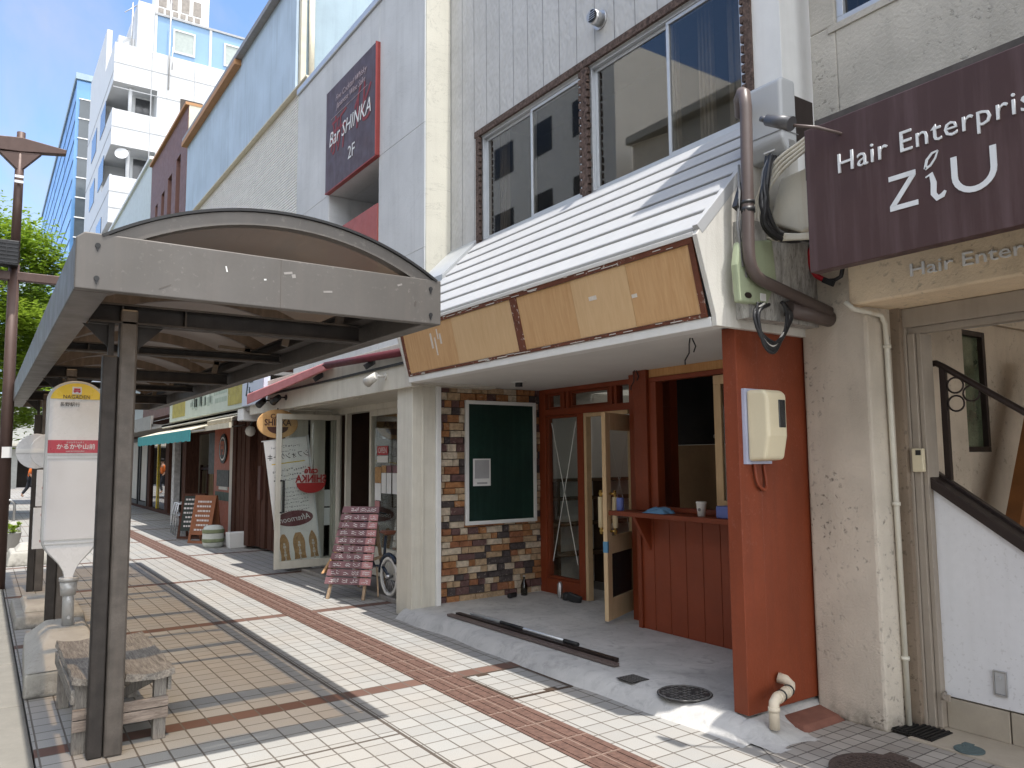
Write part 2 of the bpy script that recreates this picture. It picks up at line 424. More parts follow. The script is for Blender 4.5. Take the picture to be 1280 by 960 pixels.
    M['sign_brown'] = mat('dark plum sign face', (.066,.034,.033), .45, var=.12, ns=3, streak=.5, sc=(.13,.085,.088))
    M['sign_text'] = mat('silver lettering', (.72,.74,.75), .45, var=.06, streak=.3, sc=(.5,.5,.5))
    M['frame_beige'] = mat('beige door frame', (.36,.31,.255), .5, .1, var=.1, streak=.2)
    M['hand_white'] = mat('scuffed white panel', (.73,.735,.75), .55, var=.07, ns=1.6, spots=.22, spotc=(.30,.29,.27), bump=.02, streak=.15, sc=(.55,.55,.54))
    M['dark_metal'] = mat('dark brown metal', (.038,.027,.024), .4, .4); M['reflection_pane'] = mat('pane with painted green reflection', (.10,.12,.075), .12, var=.7, ns=5, spec=.9); M['tan_tile'] = mat('beige base tiles', (.40,.35,.28), .6)  # the green pane's street reflections are put into its base colour
    M['orange_wood'] = mat('orange brown timber', (.24,.095,.03), .5, var=.2); M['floor_dim'] = mat('dim floor', (.16,.15,.145), .7)
    M['glass'] = glass('clear glass', (.93,.95,.94)); M['dark_glass'] = glass('smoked glass', (.30,.30,.29)); M['win_glass'] = glass('upper window glass', (.72,.70,.66))
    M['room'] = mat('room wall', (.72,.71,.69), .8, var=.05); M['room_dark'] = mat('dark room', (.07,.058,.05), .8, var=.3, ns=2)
    M['curtain'] = mat('grey curtain', (.26,.235,.21), .8, var=.25, ns=5); M['shelf'] = mat('dark shelf timber', (.10,.06,.035), .7)
    M['brown_room'] = mat('brown cafe interior', (.09,.05,.034), .7, var=.2); M['kraft'] = mat('brown lining', (.44,.29,.16), .6, var=.2, ns=2)
    M['old_wood'] = old_wood('weathered grey wood', (.13,.12,.108), (.30,.28,.25)); M['old_wood_v'] = old_wood('weathered grey legs', (.16,.145,.13), (.31,.285,.25), (14,14,1.2))
    M['stop_conc'] = concrete('pale cast concrete', (.40,.385,.345), .3, 110)
    M['stop_white'] = mat('white enamel', (.66,.66,.66), .28, var=.03, spec=.6); M['stop_frame'] = mat('light grey frame', (.46,.46,.45), .4, .3)
    M['yellow'] = mat('yellow enamel', (.72,.52,.01), .3, var=.04, spec=.6); M['stop_red'] = mat('crimson band', (.42,.008,.030), .3, var=.05, spec=.6)
    M['lamp_brown'] = mat('brown lamp post', (.09,.055,.045), .5, .2, var=.12, streak=.2)
    M['teal'] = mat('teal canvas', (.06,.32,.34), .7, var=.1, streak=.2); M['cream_canvas'] = mat('cream canvas', (.60,.55,.43), .8, var=.12, ns=8)
    M['stripe_brown'] = mat('brown canvas stripe', (.20,.14,.07), .8); M['pink'] = mat('faded red canvas', (.52,.20,.20), .75, var=.15, ns=5); M['maroon'] = mat('maroon canvas', (.10,.015,.022), .7)
    M['board_green'] = mat('faded green cream sign', (.52,.58,.50), .6, var=.1, ns=3, streak=.3, sc=(.35,.42,.33)); M['mustard'] = mat('peeling mustard', (.40,.35,.10), .7, var=.25, ns=7, spots=.8, spotc=(.55,.57,.5))
    M['board_ghost'] = mat('ghost lettering', (.36,.43,.36), .7); M['board_white'] = mat('bluish white sign', (.56,.62,.72), .5, var=.05)
    M['brown_wood'] = old_wood('dark brown boards', (.05,.022,.015), (.10,.045,.03), (10,10,.8)); M['red_panel'] = mat('orange red panel', (.36,.07,.02), .5, var=.15)
    M['brown_clad'] = mat('brown cladding', (.17,.085,.068), .6, var=.15, ns=4); M['black_glass'] = mat('dark window', (.03,.032,.035), .15, spec=.8)
    M['apt_white'] = mat('white tiled facade', (.52,.53,.535), .6, var=.04, ns=1); M['apt_line'] = mat('facade joint', (.33,.34,.35), .7); M['apt_blue'] = mat('pale blue cladding', (.19,.31,.47), .5, var=.06, ns=1)
    M['tower_glass'] = mat('blue curtain wall', (.10,.24,.46), .18, .25, var=.12, ns=.4, spec=.8); M['tower_dark'] = mat('grey glass', (.075,.09,.10), .15, .2, var=.25, ns=.5, spec=.8)
    M['line_dark'] = mat('mullion', (.035,.075,.14), .5); M['grey_clad'] = mat('pale green grey cladding', (.52,.57,.57), .6)
    M['leaf'] = None
    M['oval'] = plywood('oval wood plaque', (.50,.28,.11), (.60,.37,.17)); M['coffee'] = mat('coffee brown', (.075,.028,.02), .6)
    M['banner'] = mat('banner cloth', (.80,.78,.75), .8, var=.05); M['banner_brown'] = mat('banner plum', (.17,.06,.065), .7); M['bread'] = mat('printed sponge cake', (.46,.27,.12), .7, var=.3, ns=25); M['creamwhite'] = mat('printed cream', (.68,.62,.54), .7, var=.15, ns=30)
    M['menu'] = mat('plum menu plank', (.20,.105,.115), .6, var=.12, ns=10); M['menu_pink'] = mat('pinkish price plank', (.46,.22,.22), .6, var=.1); M['chalk'] = mat('chalk white', (.66,.62,.61), .8)
    M['aframe_wood'] = old_wood('pale easel wood', (.30,.21,.135), (.42,.31,.21), (9,9,1)); M['logo_red'] = mat('maroon red vinyl', (.26,.018,.016), .5)
    M['cardboard'] = mat('cardboard', (.46,.27,.13), .8); M['navy'] = mat('dark navy frame', (.02,.03,.05), .3, .2); M['tyre_white'] = mat('white tyre', (.66,.65,.62), .7); M['rubber'] = mat('rubber', (.02,.02,.02), .8)
    M['saddle'] = mat('tan saddle', (.16,.06,.035), .5); M['red_open'] = mat('open sign red', (.45,.02,.03), .5); M['orange'] = mat('bright orange', (.72,.16,.02), .7)
    M['skin'] = mat('skin', (.45,.27,.19), .6); M['trouser'] = mat('dark trousers', (.02,.022,.03), .8); M['hair'] = mat('dark hair', (.015,.012,.01), .7)
    M['barrel'] = mat('pale barrel', (.52,.54,.50), .7, var=.15, ns=9); M['barrel_green'] = mat('faded green stripe', (.20,.23,.13), .8, var=.25, ns=9)
    M['chair'] = mat('silver chair', (.62,.64,.66), .3, .8); M['board_wood'] = mat('orange brown board', (.27,.10,.045), .6, var=.2, ns=9); M['board_black'] = mat('blackboard', (.025,.035,.03), .6)
    M['planter'] = mat('grey planter', (.36,.35,.33), .8, var=.12, bump=.3); M['blue_cloth'] = mat('blue cloth', (.14,.30,.50), .9, bump=.5, bs=25); M['lid_blue'] = mat('blue tub', (.12,.16,.42), .5)
    M['led'] = mat('silver tube', (.62,.65,.68), .35, .7); M['terracotta'] = mat('red paver', (.20,.085,.06), .8, var=.25, ns=9)
    M['bricks'] = [mat('brick '+n, c,   .85, var=.38, ns=22, bump=.9, bs=60, spec=.2, spots=.35, spotc=(.58,.50,.42)) for n, c in
        (('orange',(.40,.19,.085)),('tan',(.48,.34,.21)),('cream',(.60,.50,.38)),('plum',(.15,.085,.078)),('rust',(.31,.135,.07)),('charcoal',(.085,.07,.068)))]
    M['mortar'] = mat('dark mortar', (.075,.06,.05), .9)
    k = NT('leaf green'); oi = k.noise(.8, 3); 
    col = k.mix(k.ramp(oi, .3, .7), (.15,.25,.02), (.27,.37,.04)); k.done(col, .5, 0, .3)
    tl = k.n('ShaderNodeBsdfTranslucent'); k.put(tl.inputs[0], col); mx = k.n('ShaderNodeMixShader'); mx.inputs[0].default_value = .45
    k.t.links.new(k.b.outputs[0], mx.inputs[1]); k.t.links.new(tl.outputs[0], mx.inputs[2]); k.t.links.new(mx.outputs[0], k.t.nodes['Material Output'].inputs[0])
    M['leaf'] = k.m; M['opal'] = opal(); M['bark'] = mat('bark', (.09,.07,.05), .9, bump=.8, bs=30)
mk()
# ------------------------------------------------------------------ ground
struct(MB().add([(-600,-300,-.16),(600,-300,-.16),(600,900,-.16),(-600,900,-.16)], [(0,1,2,3)]).build('ground', M['earth']))
struct(MB().box(-7.5, -.32, -60, 300, -.158, -.14).build('road', M['asphalt']))
struct(MB().box(-11.5, -7.5, -60, 300, -.155, 0).build('far_pavement', M['paving']))
m = MB()
for i in range(-6, 24): m.box(-.3, .312, 1.02+1.3*i, 2.31+1.3*i, -.155, .006)
struct(m.build('kerb', M['kerbstone'], bevel=.012))
struct(MB().box(.32, 9, -8, 48, -.155, 0).build('sidewalk', M['paving']))
struct(MB().box(-9, 30, 48.05, 56, -.156, -.02).build('cross_street', M['paving']))
# tactile strip: two tiles wide, each with four raised bars
m = MB(); m.mi = 0; m.box(2.695, 2.995, -2, 38, .001, .006)
m.mi = 1
for i in range(-10, 130):
    y = .05 + .3*i
    for x in (2.732, 2.807, 2.882, 2.957): m.box(x-.014, x+.014, y+.012, y+.282, .005, .010)
m.mi = 2
for i in range(-10, 130): m.box(2.697, 2.993, .046+.3*i, .052+.3*i, .002, .0068)
m.box(2.842, 2.848, -2, 38, .002, .0068)
for i in range(-10, 130):
    for x in (2.77, 2.92): m.box(x-.006, x+.006, .05+.3*i-.006, .05+.3*i+.006, .006, .0085)
struct(m.build('tactile_path', [M['strip'], M['strip'], M['strip_joint']]))

# concrete step in front of the red shop: rolled front edge, slightly wavy
m = MB(); m.sm = True
ny = 60; prof = [(-.03,-.01), (.0,.015), (.035,.055), (.085,.085), (.15,.098), (.4,.1), (1.2,.1), (2.35,.1)]
vs = []
for i in range(ny+1):
    y = 2.98 + (7.32-2.98)*i/ny
    w = .018*math.sin(y*2.3)+.012*math.sin(y*6.1+1)
    g = 1.0
    if y < 3.15: g = max(.15, (y-2.98)/.17)
    for px_, pz in prof:
        vs.append((3.56 + px_*(1.15 if y < 4.2 else 1) + w*(1 if px_ < .2 else 0), y, pz*g))
n = len(prof); m.add(vs, [(i*n+j, i*n+j+1, (i+1)*n+j+1, (i+1)*n+j) for i in range(ny) for j in range(n-1)])
struct(m.build('concrete_step', M['pad']))
# worn small tiles in front of the salon
m = MB(); m.add([(3.45,-3,.003),(6,-3,.003),(6,2.9,.012),(3.62,2.9,.006),(3.45,2.6,.003)], [(0,1,2,3,4)])
struct(m.build('tiled_apron', M['small_tiles']))
struct(MB().box(4.40, 5.2, -3, 2.52, .0, .018).build('threshold', M['tan_tile'], bevel=.004))

# ------------------------------------------------------------------ bus shelter
sh = thing('bus_shelter', 'long brown bus shelter with smoked vaulted roof over the pavement', 'bus shelter', (.64,4.92,0))
Y0, Y1 = 4.0, 13.1; XL, XR = .315, 2.22; ZB, ZT = 2.39, 2.66
m = MB()
m.prism([(XL,Y0,ZB),(XR,Y0,ZB),(XR,Y0,ZT-.005),(XL+.035,Y0,ZT),(XL,Y0,ZT-.03)], (0,.05,0))
m.build('front_fascia', M['shelter'], sh, bevel=.006)
m = MB(); 
for i in range(3):
    a = Y0+.053+ (Y1-Y0-.1)*i/3; b = Y0+.053+(Y1-Y0-.1)*(i+1)/3-.004
    m.box(XL, XL+.15, a, b, ZB, ZT-.03)
m.build('side_fascia', M['shelter'], sh, bevel=.006)
m = MB(); m.box(XR-.1, XR, Y0+.053, Y1-.05, ZB, ZT-.03); m.build('side_fascia', M['shelter'], sh, bevel=.006)
m = MB(); m.box(XL, XR, Y1-.048, Y1, ZB, ZT-.03); m.build('rear_fascia', M['shelter'], sh, bevel=.006)
for x, z in ((XL+.09,ZT-.06),(XL+.09,ZB+.055),(XR-.07,ZT-.06),(XR-.07,ZB+.055)):
    m = MB(); m.cyl((x,Y0+.002,z),(x,Y0-.006,z),.012,10); m.prism([(x-.011,Y0-.001,z),(x+.011,Y0-.001,z),(x,Y0-.001,z-.03)],(0,-.004,0))
    m.build('bolt', M['black'], sh)
for x, z, w, h, mm in ((.985,2.565,.007,.03,'paper'),(1.30,2.585,.045,.012,'coping'),(1.33,2.572,.02,.02,'coping'),(1.52,2.51,.05,.010,'coping'),(1.18,2.535,.012,.008,'paper'),(1.95,2.60,.03,.010,'coping'),(2.05,2.50,.012,.03,'shelter_dark'),(.70,2.44,.06,.006,'shelter_dark')):
    MB().obox((x,Y0-.0006,z),w,.001,h,0,0,random.Random(int(x*1000)).uniform(-.7,.7)).build('paint_scuff', M[mm], sh)
for x in (1.26,):
    MB().box(x,x+.003,Y0-.001,Y0+.001,ZB+.004,ZT-.01).build('panel_seam', M['shelter_dark'], sh)
cx, cz, RO = 1.2675+.04, 1.245, 1.66
def arc(r, a0, a1, y, n=28): return [(cx + r*math.sin(a0+(a1-a0)*i/n), y, cz + r*math.cos(a0+(a1-a0)*i/n)) for i in range(n+1)]
AL, AR = -R(32.2), R(32.2)
def arch(mb, y0, y1, r0, r1, a0=AL, a1=AR, n=28):
    o = arc(r1, a0, a1, y0, n); i_ = arc(r0, a0, a1, y0, n); o2 = arc(r1, a0, a1, y1, n); i2 = arc(r0, a0, a1, y1, n)
    k = n+1; vs = o + i_ + o2 + i2; fs = []
    for q in range(n):
        fs += [(q,q+1,k+q+1,k+q), (2*k+q,3*k+q,3*k+q+1,2*k+q+1), (q,2*k+q,2*k+q+1,q+1), (k+q,k+q+1,3*k+q+1,3*k+q)]
    fs += [(0,k,3*k,2*k), (n,2*k+n,3*k+n,k+n)]
    mb.add(vs, fs); return mb
arch(MB(), Y0+.01, Y0+.075, 1.585, 1.652).build('arch_frame', M['shelter'], sh)
arch(MB(), Y0-.005, Y0+.09, 1.654, 1.668).build('arch_trim', M['black'], sh)
arch(MB(), Y1-.075, Y1-.01, 1.585, 1.652).build('arch_frame', M['shelter'], sh)
m = MB(); arch(m, Y0+.08, Y1-.08, 1.638, 1.643); m.build('roof_panel', M['poly'], sh, smooth=False)
for i in range(8):
    y = 4.93 + 1.13*i
    arch(MB(), y-(.022 if i else .06), y+(.022 if i else .06), 1.54 if i else 1.525, 1.636).build('rib', M['shelter_beam'] if i == 0 else M['rib'], sh)
def ibeam_x(y, x0, x1, z0, z1, mb):
    mb.box(x0,x1,y-.05,y+.05,z1-.012,z1); mb.box(x0,x1,y-.05,y+.05,z0,z0+.012); mb.box(x0,x1,y-.006,y+.006,z0+.012,z1-.012)
    for x in (x0+.16, x0+.5): mb.box(x, x+.01, y-.046, y+.046, z0+.012, z1-.012)
    return mb
def ibeam_y(x, y0, y1, z0, z1, mb):
    mb.box(x-.05,x+.05,y0,y1,z1-.012,z1); mb.box(x-.05,x+.05,y0,y1,z0,z0+.012); mb.box(x-.006,x+.006,y0,y1,z0+.012,z1-.012); return mb
PY_ = (4.92, 8.35, 11.55)
for y in PY_: ibeam_x(y, XL+.155, XR-.13, 2.385, 2.50, MB()).build('crossbeam', M['shelter_beam'], sh)
for y in (6.63, 9.95): ibeam_x(y, XL+.155, XR-.13, 2.43, 2.50, MB()).build('tie_beam', M['shelter_beam'], sh)
ibeam_y(XR-.17, Y0+.06, Y1-.06, 2.505, 2.60, MB()).build('long_beam', M['shelter_beam'], sh)
for i in range(8):
    y = 4.93+1.13*i; m = MB(); m.bar((1.95,y,2.50),(2.0,y,2.74),.03,.05); m.bar((1.72,y,2.62),(2.0,y,2.60),.03,.03); m.build('bracket', M['shelter_dark'], sh)
for i, y in enumerate(PY_):
    m = MB(); m.box(.625,.718,y-.05,y+.045,0,2.47); p = m.build('post', M['shelter_dark'], sh, bevel=.012)
    m = MB(); m.box(.545,.622,y-.03,y+.045,0,2.2); m.build('side_post', M['shelter_beam'], sh, bevel=.008)
    m = MB(); m.box(.57,.60,y-.012,y+.012,2.2,2.385); m.build('stub', M['shelter_beam'], sh)
    MB().prism([(.585,y+.014,2.24),(.585,y+.014,2.38),(.44,y+.014,2.38)],(0,.012,0)).build('gusset', M['shelter_beam'], sh)
    MB().prism([(.72,y,2.24),(.72,y,2.38),(.86,y,2.38)],(0,.012,0)).build('gusset', M['shelter_beam'], sh)

# ------------------------------------------------------------------ bus stop sign (near)
def stop_outline(xc, hw, zt, zb, neck, zneck):
    P = []
    for i in range(21):
        a = math.pi*i/20; P.append((xc + hw*math.cos(a), zt - hw*.78 + hw*.78*math.sin(a)))
    for z, w in ((1.02,1),(.985,.985),(.95,.945),(.915,.86),(.88,.735),(.845,.575),(.81,.425),(.775,.305),(.74,.215),(.705,.17),(.68,.15),(.66,.15)): P.append((xc - max(neck, hw*w), z))
    P += [(2*xc - x, z) for x, z in P[21:][::-1]]
    return P
bs = thing('bus_stop_sign', 'tall white bus stop sign with yellow top and crimson name band on a concrete foot', 'bus stop sign', (.62,7.2,0))
xc = .622
m = MB()
bot = [(.31,6.33,0),(.80,6.36,0),(.86,7.75,0),(.36,7.75,0)]
mid = [(.315,6.34,.17),(.79,6.37,.175),(.85,7.70,.19),(.37,7.70,.19)]
top = [(.50,6.98,.315),(.76,6.98,.315),(.76,7.55,.315),(.50,7.55,.315)]
m.hexa(bot, mid); m.add(mid+top, [(0,1,5,4),(1,2,6,5),(2,3,7,6),(3,0,4,7),(4,5,6,7)])
m.build('concrete_base', M['stop_conc'], bs, bevel=.02)
m = MB(); m.cyl((xc+.01,7.2,.3),(xc+.005,7.2,.68),.042,16); m.cyl((xc+.005,7.2,.55),(xc+.005,7.2,.66),.055,16,.062); m.cyl((xc+.005,7.2,.66),(xc+.005,7.2,.69),.07,16)
for z in (.38,.5): m.cyl((xc+.01,7.15,z),(xc+.01,7.165,z),.012,8)
m.build('pole', M['stop_frame'], bs)
out = stop_outline(xc, .205, 2.255, 1.03, .033, .66); inn = stop_outline(xc, .185, 2.235, 1.035, .020, .665)
m = MB(); m.prism([(x,7.175,z) for x,z in out], (0,.05,0)); m.build('frame', M['stop_frame'], bs, bevel=.008)
m = MB(); m.prism([(x,7.170,z) for x,z in inn], (0,.003,0)); m.build('panel', M['stop_white'], bs)
zc = 2.105
m = MB(); pts = [(x,7.1665,z) for x,z in inn if z >= zc and z > 1.9]; m.prism([(xc+.181,7.1665,zc)]+pts+[(xc-.181,7.1665,zc)], (0,.002,0)); m.build('yellow_header', M['yellow'], bs)
m = MB(); m.box(xc-.033,xc+.033,7.162,7.1655,2.145,2.205); m.build('emblem', M['stop_white'], bs)
m = MB(); m.box(xc-.026,xc+.026,7.159,7.1615,2.165,2.176); m.box(xc-.022,xc+.022,7.159,7.1615,2.178,2.192)
for x in (-.016,.016): m.disc((xc+x,7.1615,2.163),(0,-1,0),.007,10,.002)
m.build('emblem_bus', M['stop_red'], bs)
text('lettering', 'NAGADEN', .042, (xc,7.165,2.122), M['coffee'], bs, (1,0,0), sx=.95)
text('lettering', '長野駅行', .036, (xc-.045,7.165,2.06), M['black'], bs, (1,0,0))
m = MB(); m.box(xc-.186,xc+.186,7.164,7.1685,1.672,1.775); m.build('name_band', M['stop_red'], bs)
text('lettering', 'かるかや山前', .046, (xc+.01,7.163,1.720), M['stop_white'], bs, (1,0,0), bold=.0006)
text('lettering', 'かるかやさんまえ', .016, (xc+.005,7.163,1.756), M['stop_white'], bs, (1,0,0))
text('lettering', 'KARUKAYASAN-MAE', .014, (xc+.005,7.163,1.685), M['stop_white'], bs, (1,0,0))
for z in (1.655, 1.625, .955, .985): 
    m = MB(); m.box(xc-.183,xc+.183,7.163,7.1695,z-.004,z+.004); m.build('rail', M['stop_frame'], bs)
m = MB(); m.box(xc-.181,xc+.181,7.166,7.169,.99,1.62); m.build('timetable_cover', mat('clear plastic cover', (.60,.60,.61), .12, var=.03, spec=.7), bs)

# second stop sign, further along
b2 = thing('bus_stop_sign', 'slim white bus stop sign with two round discs and timetable boards behind the tall one', 'bus stop sign', (.62,9.6,0))
m = MB(); m.hexa([(.34,9.0,0),(.95,9.0,0),(.95,10.4,0),(.34,10.4,0)], [(.36,9.05,.11),(.93,9.05,.11),(.93,10.35,.11),(.36,10.35,.11)])
m.hexa([(.42,9.25,.11),(.85,9.25,.11),(.85,10.2,.11),(.42,10.2,.11)], [(.45,9.3,.17),(.82,9.3,.17),(.82,10.1,.17),(.45,10.1,.17)]); m.build('concrete_base', M['stop_conc'], b2, bevel=.012)
m = MB(); m.cyl((.70,9.7,.1),(.70,9.7,1.95),.03,12); m.build('pole', M['stop_frame'], b2)
m = MB(); m.box(.50,.72,9.62,9.66,1.14,1.52); m.build('timetable_board', M['stop_white'], b2, bevel=.004)
m = MB(); m.box(.485,.72,9.60,9.66,.70,1.125); m.build('timetable_board', M['stop_white'], b2, bevel=.004)
for z in (1.33,1.05,.78):
    m = MB(); m.box(.55,.62,9.596 if z<1.1 else 9.615,9.601 if z<1.1 else 9.62,z-.012,z+.012); m.build('notice', M['menu_pink'], b2)
for x, y in ((.62,9.75),(.50,9.95)):
    m = MB(); m.disc((x,y,1.72),(0,-1,0),.19,32,.03); d = m.build('round_disc', M['stop_white'], b2, bevel=.006)
    m = MB(); m.box(x-.19,x+.19,y-.036,y-.031,1.70,1.745); m.build('disc_bar', M['paper'], b2)

# third concrete foot further on
m = MB(); m.hexa([(.40,14.4,0),(1.0,14.4,0),(1.0,15.6,0),(.40,15.6,0)], [(.46,14.5,.2),(.95,14.5,.2),(.95,15.4,.2),(.46,15.4,.2)]); m.hexa([(.52,14.7,.2),(.9,14.7,.2),(.9,15.3,.2),(.52,15.3,.2)], [(.6,14.85,.3),(.84,14.85,.3),(.84,15.2,.3),(.6,15.2,.3)])
tag(m.build('concrete_block', M['stop_conc'], bevel=.02), 'low concrete sign foot lying on the pavement beyond the bus stop signs', 'concrete block')

# ------------------------------------------------------------------ weathered bench
be = thing('wooden_bench', 'weathered grey wooden bench with a warped cracked top beside the shelter post', 'bench', (.70,5.5,0))
def plank(mb, x0, x1, y0, y1, z, t, amp, seed):
    rnd = random.Random(seed); nx, nyy = 7, 16; vs = []
    for k in (0, 1):
        for j in range(nyy+1):
            for i in range(nx+1):
                u = i/nx; v = j/nyy
                x = x0+(x1-x0)*u; y = y0+(y1-y0)*v
                if i in (0,nx): x += rnd.uniform(-.006,.006)
                if j in (0,nyy): y += rnd.uniform(-.012,.012)
                zz = z + amp*(4*(u-.5)**2 - .3) + .006*math.sin(v*5+seed) + rnd.uniform(-.0015,.0015) - (t if k == 0 else 0)
                vs.append((x,y,zz))
    N = (nx+1)*(nyy+1); idx = lambda k,i,j: k*N + j*(nx+1)+i; fs = []
    for j in range(nyy):
        for i in range(nx):
            fs += [(idx(1,i,j),idx(1,i+1,j),idx(1,i+1,j+1),idx(1,i,j+1)), (idx(0,i,j),idx(0,i,j+1),idx(0,i+1,j+1),idx(0,i+1,j))]
    for i in range(nx): fs += [(idx(0,i,0),idx(0,i+1,0),idx(1,i+1,0),idx(1,i,0)), (idx(0,i,nyy),idx(1,i,nyy),idx(1,i+1,nyy),idx(0,i+1,nyy))]
    for j in range(nyy): fs += [(idx(0,0,j),idx(1,0,j),idx(1,0,j+1),idx(0,0,j+1)), (idx(0,nx,j),idx(0,nx,j+1),idx(1,nx,j+1),idx(1,nx,j))]
    mb.add(vs, fs)
m = MB(); plank(m, .475, .73, 4.98, 6.12, .405, .038, .018, 1); m.build('seat_plank', M['old_wood'], be)
m = MB(); plank(m, .735, .995, 4.97, 6.10, .40, .038, .016, 4); m.build('seat_plank', M['old_wood'], be)
for x, y in ((.52,5.05),(.93,5.05),(.52,6.02),(.93,6.02)):
    m = MB(); m.box(x-.034,x+.034,y-.03,y+.03,0,.372); m.build('leg', M['old_wood_v'], be, bevel=.005)
for x in (.47,.965):
    m = MB(); m.box(x,x+.02,5.0,6.08,.275,.355); m.build('apron_rail', M['old_wood'], be, bevel=.003)
m = MB(); m.box(.48,.97,4.995,5.018,.125,.185); m.box(.48,.97,4.993,5.018,.19,.245); m.build('front_rail', old_wood('rail wood', (.17,.14,.12),(.33,.28,.24),(1.2,14,14)), be, bevel=.003)
m = MB(); m.box(.49,.96,6.05,6.075,.13,.2); m.build('rear_rail', M['old_wood'], be, bevel=.003)
m = MB(); m.bar((.93,5.09,.35),(.56,5.45,.08),.03,.05); m.bar((.56,5.4,.36),(.92,5.98,.1),.03,.05); m.build('cross_brace', M['old_wood_v'], be)

# ------------------------------------------------------------------ street lamp, planter, tree, person
lp = thing('street_lamp', 'tall brown street lamp post with cross arms and a black speaker box', 'street lamp', (.25,12,0))
m = MB(); m.tube([(.262,12,-.0),(.262,12,2.6),(.25,12,4.2)],.076,14,.066); m.tube([(.25,12,4.2),(.25,12,6.0)],.058,14,.052); m.build('post', M['lamp_brown'], lp)
m = MB(); m.prism([(-.75,11.94,5.66),(.25,11.94,5.72),(.78,11.94,5.80),(.78,11.94,5.86),(.25,11.94,5.92),(-.75,11.94,5.80)],(0,.12,0)); m.prism([(.0,11.95,5.69),(.25,11.95,5.45),(.50,11.95,5.75)],(0,.1,0)); m.build('cross_arm', M['lamp_brown'], lp, bevel=.008)
m = MB(); m.box(-.7,.78,11.95,12.05,3.98,4.10); m.build('cross_arm', M['lamp_brown'], lp, bevel=.01)
m = MB(); m.box(.02,.29,11.78,11.95,4.14,4.47); s = m.build('speaker_box', M['black'], lp, bevel=.01)
m = MB()
for i in range(6): m.box(.03,.28,11.772,11.779,4.17+.05*i,4.19+.05*i)
m.box(.148,.156,11.768,11.779,4.15,4.46); m.build('speaker_grille', M['cable'], s)
for z in (5.35, 5.28): 
    m = MB(); m.box(.2,.3,11.90,11.92,z,z+.035); m.build('clamp', M['steel'], lp)
m = MB(); m.box(.22,.33,11.88,11.893,1.66,1.80); m.build('notice_plate', M['paper'], lp)

def leaves(mb, c, rad, n, size, seed, flat=1., clumps=60, hollow=.35):
    rnd = random.Random(seed); C = []
    for _ in range(clumps):
        while True:
            p = Vector((rnd.uniform(-1,1), rnd.uniform(-1,1), rnd.uniform(-1,1)))
            if hollow < p.length < 1: break
        C.append((Vector(c) + Vector((p.x*rad[0], p.y*rad[1], p.z*rad[2])), rnd.uniform(.16,.34)*min(rad)))
    vs = []; fs = []
    for i in range(n):
        q, r = C[rnd.randrange(clumps)]
        d = Vector((rnd.gauss(0,1), rnd.gauss(0,1), rnd.gauss(0,.8))); d = d.normalized()*r*rnd.random()**.4
        p = q + d; a = rnd.uniform(0, 6.28); t = rnd.uniform(-.7,.7)
        s = size*rnd.uniform(.6,1.3)
        u = Vector((math.cos(a), math.sin(a), t*.6)).normalized(); w = Vector((-math.sin(a)*.8, math.cos(a)*.8, rnd.uniform(-.6,.6)))
        b = len(vs); vs += [p-u*s, p+w*s*.42, p+u*s, p-w*s*.42]; fs.append((b,b+1,b+2,b+3))
    mb.add(vs, fs)
tr = thing('street_tree', 'leafy bright green street tree behind the brown lamp post', 'tree', (-.9,27,0))
m = MB(); m.tube([(-.9,27,0),(-.87,27,1.6),(-.8,27,3.2),(-.7,27,5.5)],.17,10,.06)
for a in range(7):
    an = a*.9; m.tube([(-.82,27,2.4+.35*a),(-.82+.9*math.cos(an),27+.9*math.sin(an),3.3+.4*a),(-.82+1.9*math.cos(an),27+1.9*math.sin(an),3.7+.5*a)],.06,6,.015)
m.build('trunk', M['bark'], tr)
m = MB(); leaves(m, (-.75,27,5.95), (2.7,2.8,3.9), 46000, .105, 3, clumps=230); m.build('crown', M['leaf'], tr)
t2 = thing('street_tree', 'smaller green street tree low down beside the blue glass tower', 'tree', (.9,36,0))
m = MB(); m.tube([(.9,36,0),(.9,36,2),(.95,36,4.5)],.14,8,.05); m.build('trunk', M['bark'], t2)
m = MB(); leaves(m, (1.2,36,6.2), (1.9,1.8,3.6), 18000, .12, 5, clumps=110); m.build('crown', M['leaf'], t2)

pl = thing('planter', 'grey tapered planter full of light green leaves near the kerb', 'planter', (.48,17,0))
m = MB(); m.lathe((.48,17,0), [(.14,0),(.155,.02),(.21,.31),(.225,.33),(.2,.335),(.19,.3)], 20); m.build('pot', M['planter'], pl)
m = MB(); leaves(m, (.48,17,.43), (.27,.27,.14), 1100, .035, 9, clumps=40, hollow=.0); m.build('foliage', M['leaf'], pl)
tag(MB().lathe((.62,18.6,0), [(.08,0),(.13,.12),(.12,.34),(.06,.42),(.02,.43)], 14).build('stone_bollard', M['planter']), 'low brown rounded bollard standing behind the leafy planter', 'bollard')
m = MB(); m.tube([(.42,19.5,0),(.42,19.5,.62),(.46,19.5,.78),(.56,19.5,.82),(.64,19.5,.74),(.64,19.5,0)],.025,8); tag(m.build('hoop_barrier', M['steel']), 'bent grey metal hoop barrier at the kerb near the bollard', 'barrier')

